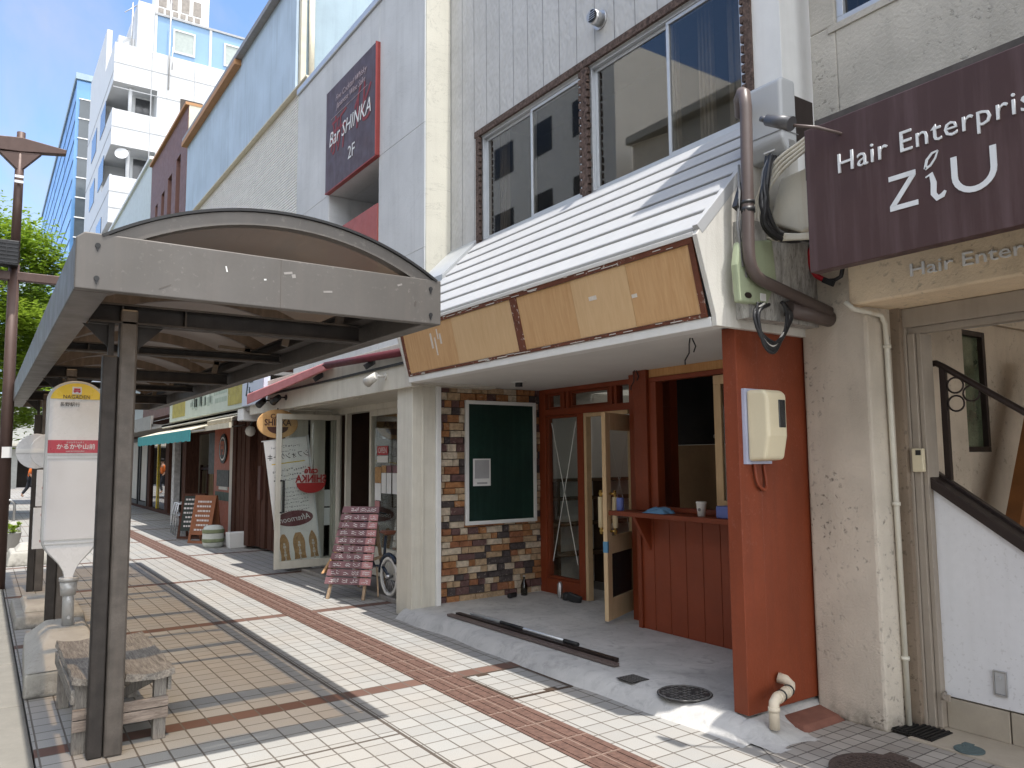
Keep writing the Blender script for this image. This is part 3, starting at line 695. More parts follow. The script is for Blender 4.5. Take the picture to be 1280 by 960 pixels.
def skin_mesh(name, pts, edges, rad, mats, parent, sub=2):
    me = bpy.data.meshes.new(name); off = BASE[parent]
    me.from_pydata([Vector(p)-off for p in pts], edges, [])
    o = bpy.data.objects.new(name, me); COL.objects.link(o)
    md = o.modifiers.new('skin','SKIN'); sd = o.modifiers.new('sub','SUBSURF'); sd.levels = sd.render_levels = sub
    for v, r in zip(me.skin_vertices[0].data, rad): v.radius = (r[0], r[1]) if isinstance(r, tuple) else (r, r)
    me.skin_vertices[0].data[0].use_root = True
    bpy.context.view_layer.update()
    me2 = bpy.data.meshes.new_from_object(o.evaluated_get(bpy.context.evaluated_depsgraph_get()))
    bpy.data.objects.remove(o); me2.name = name; me2.materials.clear(); me2.materials.append(mats)
    for p in me2.polygons: p.use_smooth = True
    ob = bpy.data.objects.new(name, me2); COL.objects.link(ob); ob.parent = parent; BASE[ob] = off
    return ob
pe = thing('person', 'person in an orange top and dark trousers walking far down the pavement', 'person', (1.95,42,0))
def P(dx, dy, z): return (1.95+dx, 42+dy, z)
J = [P(0,0,.88),P(0,.01,1.1),P(.02,.0,1.33),P(.03,0,1.45),P(.05,0,1.58),P(.055,0,1.68),
     P(.02,-.1,.86),P(.15,-.1,.48),P(.05,-.1,.09),P(.18,-.1,.05), P(-.02,.1,.86),P(-.1,.1,.47),P(-.33,.1,.12),P(-.24,.1,.05),
     P(.02,-.19,1.36),P(-.08,-.22,1.09),P(.08,-.2,.88), P(.02,.19,1.36),P(.10,.22,1.09),P(.28,.2,.95)]
Ed = [(0,1),(1,2),(2,3),(3,4),(4,5),(0,6),(6,7),(7,8),(8,9),(0,10),(10,11),(11,12),(12,13),(2,14),(14,15),(15,16),(2,17),(17,18),(18,19)]
rad = [.11,.11,.12,.055,.085,.07,.085,.062,.045,.04,.085,.062,.045,.04,.06,.042,.035,.06,.042,.035]
skin_mesh('body', J, Ed, rad, M['skin'], pe)
skin_mesh('orange_top', [J[0],J[1],J[2],J[14],J[15],J[17],J[18]], [(0,1),(1,2),(2,3),(3,4),(2,5),(5,6)], [.145,.14,.145,.082,.062,.082,.062], M['orange'], pe)
skin_mesh('trousers', [J[0],J[6],J[7],P(.055,-.1,.14),J[10],J[11],P(-.31,.1,.16)], [(0,1),(1,2),(2,3),(0,4),(4,5),(5,6)], [.125,.102,.08,.062,.102,.08,.062], M['trouser'], pe)
m = MB(); m.lathe((2.0,42,1.60), [(.05,-.02),(.098,.0),(.108,.06),(.09,.12),(.04,.155)], 14); m.build('hair', M['hair'], pe)
# ------------------------------------------------------------------ red fronted shop under renovation
rs = thing('corner_cafe_building', 'two storey shop with red painted front, bare plywood fascia and white slatted awning', 'shop building', (4.4,5.2,0))
# upper wall and its windows
WZ0, WZ1 = 3.94, 5.14
m = MB(); m.wallx(4.40,4.55,3.42,7.70,2.6,9.2,[(3.42,7.04,WZ0,WZ1)]); m.build('upper_wall', M['siding'], rs)
m = MB(); m.wallx(4.397,4.80,3.15,3.419,2.5,9.2); m.build('corner_panel', M['white_paint'], rs, bevel=.004)
m = MB(); m.box(4.37,4.40,3.36,7.12,WZ1+.0,WZ1+.07); m.box(4.375,4.43,7.03,7.10,WZ0,WZ1); m.box(4.375,4.43,5.19,5.27,WZ0,WZ1); m.box(4.375,4.43,3.38,3.44,WZ0,WZ1)
rnd = random.Random(3)
for y in (7.02,5.285,5.178,3.455):
    for i in range(16):
        z = WZ0+.03+i*.073; m.box(4.37,4.40,y-.006-rnd.random()*.012,y+.012,z,z+.05)
m.build('torn_window_surround', old_wood('torn brown timber', (.045,.032,.028), (.17,.12,.10), (6,6,6)), rs)
def window(y0, y1, z0, z1, ym, X, parent):
    m = MB(); m.framex(X-.01,X+.06,y0,y1,z0,z1,.035); w = m.build('window', M['alu'], parent, bevel=.003)
    for a, b, dx in ((y0+.036,ym+.018,.0),(ym-.018,y1-.036,.028)):
        f = MB(); f.framex(X+dx+.0,X+dx+.024,a,b,z0+.037,z1-.037,.030); s = f.build('sash', M['alu'], w, bevel=.002)
        g = MB(); g.box(X+dx+.011,X+dx+.014,a+.030,b-.030,z0+.067,z1-.067); g.build('pane', M['win_glass'], w)
    return w
window(5.275,7.025,WZ0,WZ1,6.10,4.42,rs); window(3.445,5.185,WZ0,WZ1,4.22,4.42,rs)
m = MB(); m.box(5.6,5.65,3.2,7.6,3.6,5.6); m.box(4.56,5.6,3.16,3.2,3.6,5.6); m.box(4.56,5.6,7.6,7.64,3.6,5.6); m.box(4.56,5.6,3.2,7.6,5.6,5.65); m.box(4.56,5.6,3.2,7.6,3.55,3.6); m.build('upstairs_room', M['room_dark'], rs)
m = MB()
for y0, y1 in ((3.55,3.80),(3.95,4.10),(4.32,4.46),(5.45,5.55),(6.85,7.0)):
    k = 8
    for i in range(k):
        a = y0+(y1-y0)*i/k; b = y0+(y1-y0)*(i+1)/k; m.box(4.62+.02*(i%2),4.66+.02*(i%2),a,b,3.8,5.3)
m.build('curtain', M['curtain'], rs)
tag(MB().obox((4.85,4.75,4.1),.3,.42,.55,.2).build('storage_carton', M['curtain'], bevel=.01), 'grey carton standing inside the upstairs window', 'carton')
# awning: lapped white slats on a slope
TB = Vector((3.435,0,2.925)); TT = Vector((4.395,0,3.93)); AY0, AY1 = 3.10, 7.05
m = MB(); ns = 7; nv = Vector((-(TT.z-TB.z),0,TT.x-TB.x)).normalized()
m.mi = 1; q0 = TB - nv*.012; q1 = TT - nv*.012  # darker backing put in to draw the shadow lines between slats
m.prism([(q0.x,AY0+.01,q0.z),(q1.x,AY0+.01,q1.z),((q1+nv*.01).x,AY0+.01,(q1+nv*.01).z),((q0+nv*.01).x,AY0+.01,(q0+nv*.01).z)], (0,AY1-AY0-.02,0)); m.mi = 0
for i in range(ns):
    a = TB.lerp(TT, (i+.0)/ns); b = TB.lerp(TT, (i+.87)/ns); c = TB.lerp(TT, (i+.90)/ns)
    pts = [a, a+nv*.030, a.lerp(b,.06)+nv*.034, b+nv*.026, c+nv*.012, c]
    m.prism([(p.x,AY0,p.z) for p in pts], (0,AY1-AY0,0))
m.build('awning_slats', [M['slat'], M['coping']], rs, bevel=.003)
m = MB(); q0 = TB-nv*.02; q1 = TT-nv*.02; q2 = TT+nv*.045; q3 = TB+nv*.045; m.prism([(p.x,AY0-.042,p.z) for p in (q0,q1,q2,q3)], (0,.04,0)); m.build('awning_edge_trim', M['slat'], rs, bevel=.003)
FT = Vector((3.432,0,2.90)); FB = Vector((3.545,0,2.43))
def fp(y, t, o=0): # point on the leaning fascia, t from top 0 to bottom 1
    p = FT.lerp(FB, t); nx = Vector((-(FT.z-FB.z),0,-(FB.x-FT.x))).normalized()
    return Vector((p.x, y, p.z)) + nx*o
def slab(mb, y0, y1, t0, t1, o0, o1):
    mb.hexa([fp(y0,t0,o0),fp(y1,t0,o0),fp(y1,t1,o0),fp(y0,t1,o0)],[fp(y0,t0,o1),fp(y1,t0,o1),fp(y1,t1,o1),fp(y0,t1,o1)]); return mb
for i, (a, b, mm) in enumerate(((6.02,6.985,'ply'),(5.07,6.017,'ply2'),(4.30,4.975,'ply'),(3.72,4.297,'ply2'),(3.165,3.717,'ply'))):
    slab(MB(), a, b, .075, .945, 0, .004+.001*(i%2)).build('plywood_sheet', M[mm], rs)
m = MB(); slab(m,3.12,7.03,0,.07,0,.014); slab(m,3.12,7.03,.95,1.0,0,.012); slab(m,4.98,5.065,.071,.949,0,.012); slab(m,3.12,3.16,.071,.949,0,.012); slab(m,6.99,7.03,.071,.949,0,.012)
m.build('fascia_batten', M['redwood'], rs)
rnd = random.Random(11)
for i in range(46):
    y = 3.2+rnd.random()*3.8; w = rnd.uniform(.03,.16); t = rnd.choice((rnd.uniform(.0,.05),rnd.uniform(.955,.985)))
    slab(MB(), y, min(7.0,y+w), t, t+rnd.uniform(.008,.016), .0125, .0165).build('glue_residue', M['old_white'], rs)
for y, t, w, h in ((6.42,.25,.03,.3),(6.36,.35,.02,.35),(6.30,.2,.018,.2),(6.25,.3,.03,.2),(4.05,.38,.08,.06),(3.66,.5,.05,.05)):
    slab(MB(), y, y+w, t, t+h, .0052, .007).build('glue_residue', M['creamwhite'], rs)
slab(MB(), 3.10, 7.05, -.06, -.002, -.05, .02).build('awning_lip', M['white_paint'], rs, bevel=.003)
m = MB(); m.prism([(3.54,3.10,2.428),(3.60,3.10,2.428),(3.66,3.10,2.385),(3.66,3.10,2.37),(3.548,3.10,2.37)], (0,3.95,0)); m.build('soffit_trim', M['white_paint'], rs, bevel=.004)
m = MB(); m.box(3.661,5.40,3.20,7.30,2.385,2.40); m.build('soffit', M['soffit'], rs)
for y, nm in ((3.06,'awning_cheek'),(7.052,'awning_cheek')):
    m = MB(); m.prism([(3.43,y,2.94),(4.40,y,3.95),(4.40,y,2.37),(3.55,y,2.37),(3.545,y,2.43),(3.40,y,2.90)], (0,.036,0)); m.build(nm, M['old_white'], rs, bevel=.003)
m = MB(); m.box(3.72,4.42,2.96,3.055,2.42,3.02); m.build('weathered_backing_board', old_wood('grey peeling board', (.26,.25,.23), (.52,.51,.48), (4,4,1)), rs)
# left corner flashing
m = MB(); m.prism([(3.95,7.09,3.55),(4.40,7.09,4.0),(4.40,7.09,3.86),(3.95,7.09,3.42)],(0,.6,0)); m.build('flashing', M['alu'], rs)
# pilaster and stone clad return wall
m = MB(); m.box(3.66,3.93,7.20,7.55,0,2.37); m.box(3.77,3.80,7.19,7.2,.0,2.37); p = m.build('pilaster', M['cream'], rs, bevel=.006)
m = MB(); m.box(3.932,3.985,7.17,7.3,.02,2.384); m.build('pilaster_trim', M['white_paint'], p, bevel=.004)
m = MB(); m.box(3.98,5.55,7.302,7.48,0,2.384); m.build('return_wall', M['mortar'], rs)
m = MB(); rnd = random.Random(21); z = .085; row = 0
while z < 2.36:
    h = rnd.choice((.072,.078,.085,.066)); x = 3.988 - rnd.random()*.12
    while x < 5.385:
        w = rnd.choice((.08,.11,.14,.17,.20,.10)) * rnd.uniform(.9,1.1)
        a = max(3.988,x); b = min(5.385,x+w-.006)
        if b-a > .02:
            m.mi = rnd.choice((0,1,1,1,2,2,2,3,3,4,5,5,0)); d = rnd.uniform(.005,.034)
            s = [rnd.uniform(-.005,.005) for _ in range(8)]
            zt = min(z+h-.005, 2.382)
            m.hexa([(a+s[0],7.301,z+s[1]*.6),(b+s[2],7.301,z),(b+s[3],7.301,zt),(a,7.301,zt)],
                   [(a+.003+s[4],7.301-d,z+.003),(b-.003,7.301-d+s[5],z+.003+s[6]*.5),(b-.003,7.301-d+s[7],zt-.003),(a+.003,7.301-d,zt-.003)])
        x += w
    z += h; row += 1
m.build('stone_cladding', M['bricks'], rs)
# glazed red screen
GX = 5.39
m = MB()
m.box(GX-.05,GX+.05,7.17,7.285,.1,2.384); m.box(GX-.045,GX+.045,6.50,6.585,.1,2.08); m.box(GX-.05,GX+.05,5.60,5.74,.1,2.384)
m.box(GX-.055,GX+.055,5.74,7.17,2.08,2.15); m.box(GX-.05,GX+.05,5.74,7.17,2.335,2.384)
m.box(GX-.045,GX+.045,6.585,7.17,.1,.26)
for y in (6.84,6.76,6.04,5.97): m.box(GX-.046,GX+.046,y-.022,y+.022,2.15,2.335)
m.box(GX-.05,GX+.05,5.2,5.6,2.08,2.384); m.box(GX-.048,GX+.048,5.2,5.6,.1,2.08)
m.build('red_screen', M['red_dark'], rs, bevel=.004)
m = MB()
for a, b in ((6.885,7.125),(6.085,6.715)): m.framex(GX-.03,GX+.03,a,b,2.152,2.333,.025)
m.framex(GX-.03,GX+.03,6.588,7.168,.262,2.078,.03)
m.build('glazing_bead', M['red'], rs, bevel=.003)
for a, b, c, d in ((6.86,7.168,2.152,2.333),(6.062,6.738,2.152,2.333),(6.612,7.14,.285,2.055),(5.74,5.948,2.152,2.333)):
    g = MB(); g.box(GX-.003,GX+.003,a,b,c,d); g.build('glass_pane', M['glass'], rs)
m = MB()
def cross(mb, y0, y1, z0, z1, X):
    mb.bar((X,y0,z0),(X,y1,z1),.012,.003,(1,0,0)); mb.bar((X,y0,z1),(X,y1,z0),.012,.003,(1,0,0))
cross(m, 6.66, 7.10, .45, 2.0, GX-.006); m.build('crossed_tape', M['paper'], rs)
m = MB(); m.box(GX-.035,GX+.035,6.455,6.498,.1,2.08); m.box(GX-.035,GX+.035,5.80,6.455,2.04,2.08); m.build('door_jamb', M['door_wood'], rs, bevel=.003)
# open door leaf
H = Vector((GX+.02,5.79,0)); F = Vector((4.735,5.46,0)); dv = (F-H).normalized(); nvv = Vector((-dv.y,dv.x,0)); L = (F-H).length
def leaf(mb, u0, u1, z0, z1, o0=-.02, o1=.02):
    a = H+dv*u0; b = H+dv*u1
    mb.hexa([a+nvv*o0+Vector((0,0,z0)),b+nvv*o0+Vector((0,0,z0)),b+nvv*o0+Vector((0,0,z1)),a+nvv*o0+Vector((0,0,z1))],
            [a+nvv*o1+Vector((0,0,z0)),b+nvv*o1+Vector((0,0,z0)),b+nvv*o1+Vector((0,0,z1)),a+nvv*o1+Vector((0,0,z1))]); return mb
m = MB(); leaf(m,0,.10,.13,2.02); leaf(m,L-.11,L,.13,2.02); leaf(m,.10,L-.11,1.86,2.02); leaf(m,.10,L-.11,.72,.88); leaf(m,.10,L-.11,.13,.32)
dr = m.build('door', M['door_wood'], rs, bevel=.004)
leaf(MB(),.10,L-.11,.88,1.86,-.003,.003).build('glass_pane', M['glass'], dr)
leaf(MB(),.10,L-.11,.32,.72,-.004,.004).build('kick_panel', M['black_glass'], dr)
m = MB()
a = H+dv*.14-nvv*.006; b = H+dv*(L-.16)-nvv*.006
m.bar(a+Vector((0,0,.92)),b+Vector((0,0,1.82)),.010,.003,nvv); m.bar(a+Vector((0,0,1.82)),b+Vector((0,0,.92)),.010,.003,nvv); m.build('crossed_tape', M['paper'], dr)
for s in (-1,1):
    m = MB(); q = H+dv*(L-.075)+nvv*(.07*s)
    for z in (.93,1.27): m.cyl(H+dv*(L-.075)+nvv*(.02*s)+Vector((0,0,z)), H+dv*(L-.075)+nvv*(.085*s)+Vector((0,0,z)), .011, 10)
    m.cyl(q+Vector((0,0,.90)), q+Vector((0,0,1.30)), .013, 12); h = m.build('handle', M['brass'], dr)
    m = MB(); m.cyl(q+Vector((0,0,.96)), q+Vector((0,0,1.24)), .026, 12); m.build('handle_wrap', M['wrap'], h)
m = MB(); leaf(m,L-.03,L+.002,.74,.84,-.022,.022); m.build('lock_plate', mat('blue taped lock', (.12,.3,.48), .4, .3), dr)
# serving counter
CX = 4.92
m = MB(); yb = 5.21
while yb > 3.25:
    y1 = yb; y0 = max(3.2, yb-.185); m.box(CX,CX+.05,y0+.003,y1-.001,.1,1.085); yb -= .186
m.box(CX+.02,CX+.06,3.2,5.2,.1,1.085); m.build('counter_front', M['red_dark'], rs, bevel=.004)
m = MB(); m.box(CX-.03,CX+.08,5.05,5.22,1.13,2.384); m.box(CX-.022,CX+.06,5.17,5.219,.101,1.08); m.build('counter_post', M['red'], rs, bevel=.004)
m = MB(); m.box(CX,CX+.07,3.2,5.05,2.27,2.31); m.box(CX,CX+.09,4.96,5.05,1.13,2.27); m.box(CX+.0,CX+.07,3.2,4.96,1.13,1.17); m.build('serving_window_frame', M['red_dark'], rs, bevel=.004)
m = MB(); m.box(CX+.01,CX+.05,3.2,5.05,2.312,2.384); m.build('lath_strip', M['lath'], rs)
m = MB(); m.framex(CX+.03,CX+.06,3.5,4.33,1.175,2.265,.075); ss = m.build('sliding_sash', M['door_wood'], rs, bevel=.003)
MB().box(CX+.043,CX+.047,3.575,4.255,1.25,2.19).build('pane', M['glass'], ss)
m = MB(); m.box(4.70,CX+.09,3.2,5.37,1.085,1.125); m.build('counter_shelf', M['red'], rs, bevel=.004)
m = MB(); m.prism([(CX-.001,5.06,1.083),(4.73,5.06,1.083),(CX-.001,5.06,.78)], (0,.035,0)); m.build('shelf_bracket', M['red_dark'], rs, bevel=.002)
# interior seen through the openings
m = MB(); m.box(CX+.06,7.6,3.19,7.6,.06,.099); m.build('shop_floor', M['floor_dim'], rs)
m = MB(); m.box(7.6,7.7,3.1,7.6,.1,2.6); m.box(5.5,7.6,7.48,7.6,.1,2.6); m.box(5.1,7.6,3.1,3.19,.1,2.6); m.build('interior_wall', M['room'], rs)
m = MB(); m.box(CX+.10,6.3,3.1,7.6,2.401,2.45); m.build('interior_ceiling', M['room'], rs); m = MB(); m.box(6.302,7.7,3.1,7.6,2.401,2.42); m.build('fill_light_panel', M['opal'], rs)  # opal roof panel added to brighten the shop interior
m = MB(); m.box(5.10,5.16,5.21,5.50,.1,2.384); m.build('inner_partition', M['red_dark'], rs)
m = MB(); m.box(5.95,6.0,3.2,5.99,.1,1.72); m.build('kraft_lined_partition', M['kraft'], rs)
m = MB(); m.box(5.955,6.0,3.2,5.99,1.725,2.40); m.build('dark_partition', M['black'], rs)
m = MB(); m.cyl((5.85,4.95,.1),(5.85,4.95,2.39),.022,10); m.build('pole', M['steel'], rs)
m = MB()
for y in (4.6,4.9,5.2):
    m.disc((5.954,y,1.80),(-1,0,0),.02,10,.006)
m.build('fixing', M['steel'], rs)
m = MB()
for z in (.32,.62,.92,1.18):
    m.box(7.1,7.58,5.5,7.45,z,z+.04)
for y in (5.5,6.1,6.8,7.42): m.box(7.12,7.58,y,y+.04,.1,1.2)
m.build('shelf', M['shelf'], rs)
m = MB()
for z in (.45,.80,1.10,1.32): m.box(5.52,7.0,7.28,7.478,z,z+.035)
for x in (5.6,6.3,6.96): m.box(x,x+.035,7.285,7.477,.1,1.34)
m.build('shelf', M['shelf'], rs)
m = MB(); rnd = random.Random(5)
for z in (.36,.66,.96):
    y = 5.6
    while y < 7.3:
        w = rnd.uniform(.1,.3); m.box(7.25,7.5,y,y+w,z,z+rnd.uniform(.08,.2)); y += w+rnd.uniform(.05,.25)
m.build('shelf_goods', M['kraft'], rs)
# end wall behind the red column
m = MB(); m.box(3.75,3.948,3.095,3.20,.1,2.385); m.box(3.952,4.75,3.10,3.20,.1,2.385); m.box(3.94,3.96,3.104,3.18,.1,2.385); m.build('red_end_column', M['red'], rs, bevel=.004)
m = MB(); m.box(4.75,5.1,3.11,3.19,.1,2.385); m.build('end_wall', M['red_dark'], rs)
m = MB(); m.rope([(3.87,3.085,1.56),(3.88,3.075,1.45),(3.93,3.07,1.40),(3.97,3.08,1.43),(3.965,3.09,1.55)],.010,8); m.build('painted_cable', M['red_dark'], rs)

# things on and around the red shop
ch = thing('chalkboard', 'large blank dark green chalkboard with a white frame on the stone wall', 'chalkboard', (4.8,7.27,.9))
m = MB(); m.wally(7.235,7.268,4.325,5.265,.89,2.235,[(4.365,5.225,.93,2.195)]); m.build('frame', M['white_paint'], ch, bevel=.004)
m = MB(); m.box(4.365,5.225,7.25,7.262,.93,2.195); m.build('board', M['green_board'], ch)
nt = thing('paper_notice', 'white paper notice with a grey printed panel stuck on the green chalkboard', 'notice', (4.53,7.248,1.3))
MB().box(4.42,4.645,7.2455,7.2485,1.305,1.60).build('sheet', M['paper'], nt)
m = MB(); m.box(4.44,4.625,7.243,7.2452,1.385,1.585); m.box(4.47,4.60,7.243,7.2452,1.325,1.345); m.build('print', mat('pale grey print', (.40,.40,.41), .8), nt)
cl = thing('ceiling_downlight', 'small black ceiling downlight under the white soffit', 'downlight', (4.55,6.55,2.385))
m = MB(); m.cyl((4.55,6.55,2.384),(4.55,6.55,2.376),.075,20); m.build('rim', M['white_paint'], cl); m = MB(); m.cyl((4.55,6.55,2.376),(4.55,6.55,2.335),.038,16); m.build('lamp_body', M['black'], cl)
for i, (x, y, l) in enumerate(((4.85,5.15,'bare wire hanging from the soffit at the counter post'),(3.85,3.55,'bare hooked wire hanging from the soffit beside the red end column'))):
    m = MB(); m.tube([(x,y,2.385),(x-.01,y,2.34),(x+.02,y+.03,2.29),(x+.0,y+.05,2.24),(x-.02,y+.03,2.21)],.005,6); m.tube([(x+.02,y,2.385),(x+.03,y-.02,2.33),(x+.02,y-.01,2.29)],.005,6)
    tag(m.build('loose_wire', M['cable']), l, 'wire', 'loose soffit wires')
cp = thing('paper_cup', 'white paper cup with a sleeve mark on the red counter', 'cup', (4.8,4.36,1.125))
m = MB(); m.lathe((4.80,4.36,1.126), [(.028,0),(.030,.002),(.040,.105),(.042,.108),(.038,.11)], 20); m.build('cup_body', M['paper'], cp); m = MB(); m.lathe((4.80,4.36,1.23), [(.043,0),(.043,.01),(.036,.014)], 20); m.build('lid', M['paper'], cp)
m = MB(); m.disc((4.7655,4.35,1.18),(-1,-.2,0),.013,14,.002); m.build('printed_mark', M['ink'], cp)
# crumpled cloth
m = MB(); m.sm = True; nx = 12; vs = []; rnd = random.Random(2)
for j in range(nx+1):
    for i in range(nx+1):
        u = i/nx*2-1; v = j/nx*2-1; e = max(0, 1-max(abs(u),abs(v))**4)
        vs.append((4.79+u*.075+rnd.uniform(-.006,.006), 4.83+v*.13+rnd.uniform(-.006,.006), 1.128+e*(.028+.022*math.sin(u*5+v*3)+rnd.uniform(-.006,.006))))
m.add(vs, [(j*(nx+1)+i,j*(nx+1)+i+1,(j+1)*(nx+1)+i+1,(j+1)*(nx+1)+i) for j in range(nx) for i in range(nx)])
tag(m.build('cleaning_cloth', M['blue_cloth']), 'crumpled light blue cloth on the red counter', 'cloth')
tag(MB().lathe((4.78,5.30,1.126), [(.03,0),(.034,.005),(.034,.11),(.03,.115)], 16).build('drink_can', M['lid_blue']), 'small blue can at the far end of the red counter', 'can')
m = MB(); m.box(4.74,4.86,4.02,4.16,1.126,1.22); tag(m.build('plastic_tub', M['lid_blue'], bevel=.008), 'blue plastic tub on the red counter beside the end column', 'tub')
# bars lying on the step
rods = (((3.79,6.66,.115),(3.85,4.34,.115),.055,.022,'pipe_brown','thicker dark brown bar lying on the concrete step'),
        ((3.86,6.62,.120),(3.92,4.42,.122),.05,.03,'dark_metal','dark brown bar lying along the step behind the thicker bar'))
for a, b, w, h, mm, l in rods:
    tag(MB().bar(a,b,w,h).build('metal_bar', M[mm], bevel=.003), l, 'bar', 'bars lying on the concrete step')
m = MB(); m.cyl((3.905,6.45,.145),(3.93,4.95,.147),.013,10); m.mi = 1; m.cyl((3.9135,5.95,.1455),(3.919,5.6,.146),.0145,10); m.cyl((3.928,5.05,.147),(3.9305,4.88,.147),.0165,10)
tag(m.build('light_tube', [M['led'], M['black']]), 'bright silver tube with black grips lying on the brown bars', 'tube')
# odds and ends by the screen
for x, y, r, h, mm, l in ((5.24,6.80,.03,.17,'steel','silver spray can on the step below the glazed screen'),(5.22,6.66,.045,.08,'black','squat black tape roll on the step below the glazed screen')):
    tag(MB().lathe((x,y,.1), [(r*.95,0),(r,.005),(r,h*.85),(r*.6,h*.93),(r*.5,h)], 16).build('container', M[mm]), l, 'can')
tag(MB().obox((5.20,6.50,.14),.05,.16,.09,.5,.3).build('hand_drill', M['black'], bevel=.015), 'small black tool lying by the door jamb', 'tool')
bt = thing('glass_bottle', 'clear glass bottle standing at the foot of the stone wall', 'bottle', (5.02,7.16,.1))
m = MB(); m.lathe((5.02,7.16,.1), [(.035,0),(.038,.005),(.038,.11),(.014,.17),(.013,.2)], 16); m.build('bottle_body', M['dark_glass'], bt); MB().cyl((5.02,7.16,.3),(5.02,7.16,.315),.015,12).build('cap', M['steel'], bt)
tag(MB().obox((4.82,7.10,.13),.14,.05,.05,.4).build('trowel_tool', M['black'], bevel=.015), 'black hand tool lying by the stone wall', 'tool')

# covers in the step and pavement
m = MB(); m.cyl((3.78,3.62,.1005),(3.78,3.62,.1035),.175,32); m.mi = 1
rnd = random.Random(8)
for i in range(9):
    for j in range(9):
        x = -.15+i*.0375; y = -.15+j*.0375
        if x*x+y*y < .155**2 and rnd.random() < .85: m.box(3.78+x-.011,3.78+x+.011,3.62+y-.011,3.62+y+.011,.1036,.1066)
m.tube([(3.78+.165*math.cos(a*.2618),3.62+.165*math.sin(a*.2618),.1035) for a in range(24)],.006,5,closed=True)
tag(m.build('manhole_cover', [M['cast'], M['cast_worn']]), 'round cast iron cover set in the concrete step', 'manhole cover')
m = MB(); m.box(3.66,3.82,3.98,4.14,.1005,.103); m.mi = 1
for i in range(6):
    for j in range(6): m.box(3.668+.025*i,3.682+.025*i,3.988+.025*j,4.002+.025*j,.103,.106)
tag(m.build('drain_cover', [M['cast'], M['cast_worn']]), 'small square cast iron cover in the concrete step', 'drain cover')
hx = thing('access_hatch', 'square tiled access hatch with a rusty steel rim beside the tactile strip', 'access hatch', (3.26,4.78,0))
def rq(mb, x0,x1,y0,y1,z0,z1): mb.box(x0,x1,y0,y1,z0,z1)
m = MB(); rq(m,2.98+.02,3.52,4.43,4.452,.001,.006); rq(m,3.0,3.52,5.06,5.082,.001,.006); rq(m,3.0,3.022,4.452,5.06,.001,.006); rq(m,3.498,3.52,4.452,5.06,.001,.006); rq(m,3.1,3.2,5.02,5.06,.001,.006); rq(m,3.3,3.4,4.453,4.49,.001,.006)
m.build('rim', mat('rusty rim', (.075,.05,.035), .7, .3, var=.3, ns=20), hx)
MB().box(3.022,3.498,4.452,5.06,.0005,.004).build('tile_infill', M['paving'], hx)
m = MB(); m.cyl((3.83,2.35,.005),(3.83,2.35,.016),.24,40)
for i in range(15):
    for j in range(15):
        x = -.21+i*.03; y = -.21+j*.03
        if x*x+y*y < .2**2: m.box(3.83+x-.011,3.83+x+.011,2.35+y-.011,2.35+y+.011,.016,.019)
m.box(3.98,4.12,2.36,2.46,.005,.014)
tag(m.build('manhole_cover', M['cast_brown']), 'round brown studded cover in the small apron tiles', 'manhole cover')
m = MB(); m.box(4.43,4.66,2.40,2.66,.0185,.024)
for i in range(9): m.box(4.44,4.65,2.41+.027*i,2.422+.027*i,.024,.032)
tag(m.build('drain_grate', M['grate']), 'black slotted drain grate at the foot of the beige column', 'drain grate')
m = MB(); m.cyl((4.47,2.22,.0185),(4.47,2.22,.024),.075,28); m.box(4.53,4.57,2.24,2.29,.0185,.023)
tag(m.build('valve_cover', M['lid_green']), 'small blue green round valve cover by the salon threshold', 'valve cover')

# ------------------------------------------------------------------ hair salon building
hs = thing('salon_building', 'weathered beige concrete building with an open stairwell entrance', 'building', (4.5,2.6,0))
m = MB(); m.prism([(4.40,2.64,0),(4.40,3.09,0),(4.9,3.09,0),(4.9,2.60,0),(4.55,2.62,0)], (0,0,3.3)); m.build('column', M['col_conc'], hs, bevel=.018)
m = MB(); m.box(4.62,4.74,2.56,2.63,.018,2.5); m.build('column_reveal', concrete('ribbed brown render', (.30,.235,.175), .8, 120), hs)
m = MB(); m.wallx(4.55,4.85,-3.0,3.03,3.3,10,[(.9,2.84,4.45,6.0)]); m.build('upper_wall', M['wall_conc'], hs, bevel=.01)
m = MB(); m.framex(4.57,4.64,.9,2.84,4.45,6.0,.05); w = m.build('window', M['alu'], hs, bevel=.003); MB().box(4.60,4.605,.95,2.79,4.5,5.95).build('pane', M['dark_glass'], w)
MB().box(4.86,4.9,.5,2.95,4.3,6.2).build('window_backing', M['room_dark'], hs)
m = MB(); m.box(4.54,4.58,.85,2.89,4.40,4.45); m.build('window_sill', M['wall_conc'], hs, bevel=.004)
m = MB(); m.box(4.30,4.72,-3,2.685,2.50,3.3); m.build('lintel', M['band'], hs, bevel=.015)
m = MB(); m.prism([(3.64,-3,3.22),(3.64,2.42,3.22),(3.80,2.42,3.22),(3.80,2.575,3.22),(3.95,2.70,3.22),(4.55,2.9,3.22),(4.55,-3,3.22)],(0,0,.18)); m.build('canopy', M['shelter_dark'], hs)  # unseen slab; its stepped left end is shaped to shade the red column
text('lettering', 'Hair Enterprise', .105, (4.295,2.305,2.635), M['paper'], hs, align='LEFT', depth=.014, sx=1.32)
MB().box(3.80,4.549,-3,3.04,6.95,7.10).build('shadow_slab', M['wall_conc'], hs)  # unseen slab, put in to cast the shadow on the awning slats
m = MB(); m.box(4.66,4.78,-3,2.585,2.38,2.497); m.box(4.69,4.76,-3,2.55,2.34,2.38); m.build('door_head', M['frame_beige'], hs, bevel=.004)
m = MB(); m.box(4.66,4.72,2.545,2.60,.02,2.38); m.box(4.67,4.80,2.50,2.543,.02,2.34); m.box(4.69,4.82,2.47,2.498,.02,2.34); m.build('door_jamb', M['frame_beige'], hs, bevel=.004)
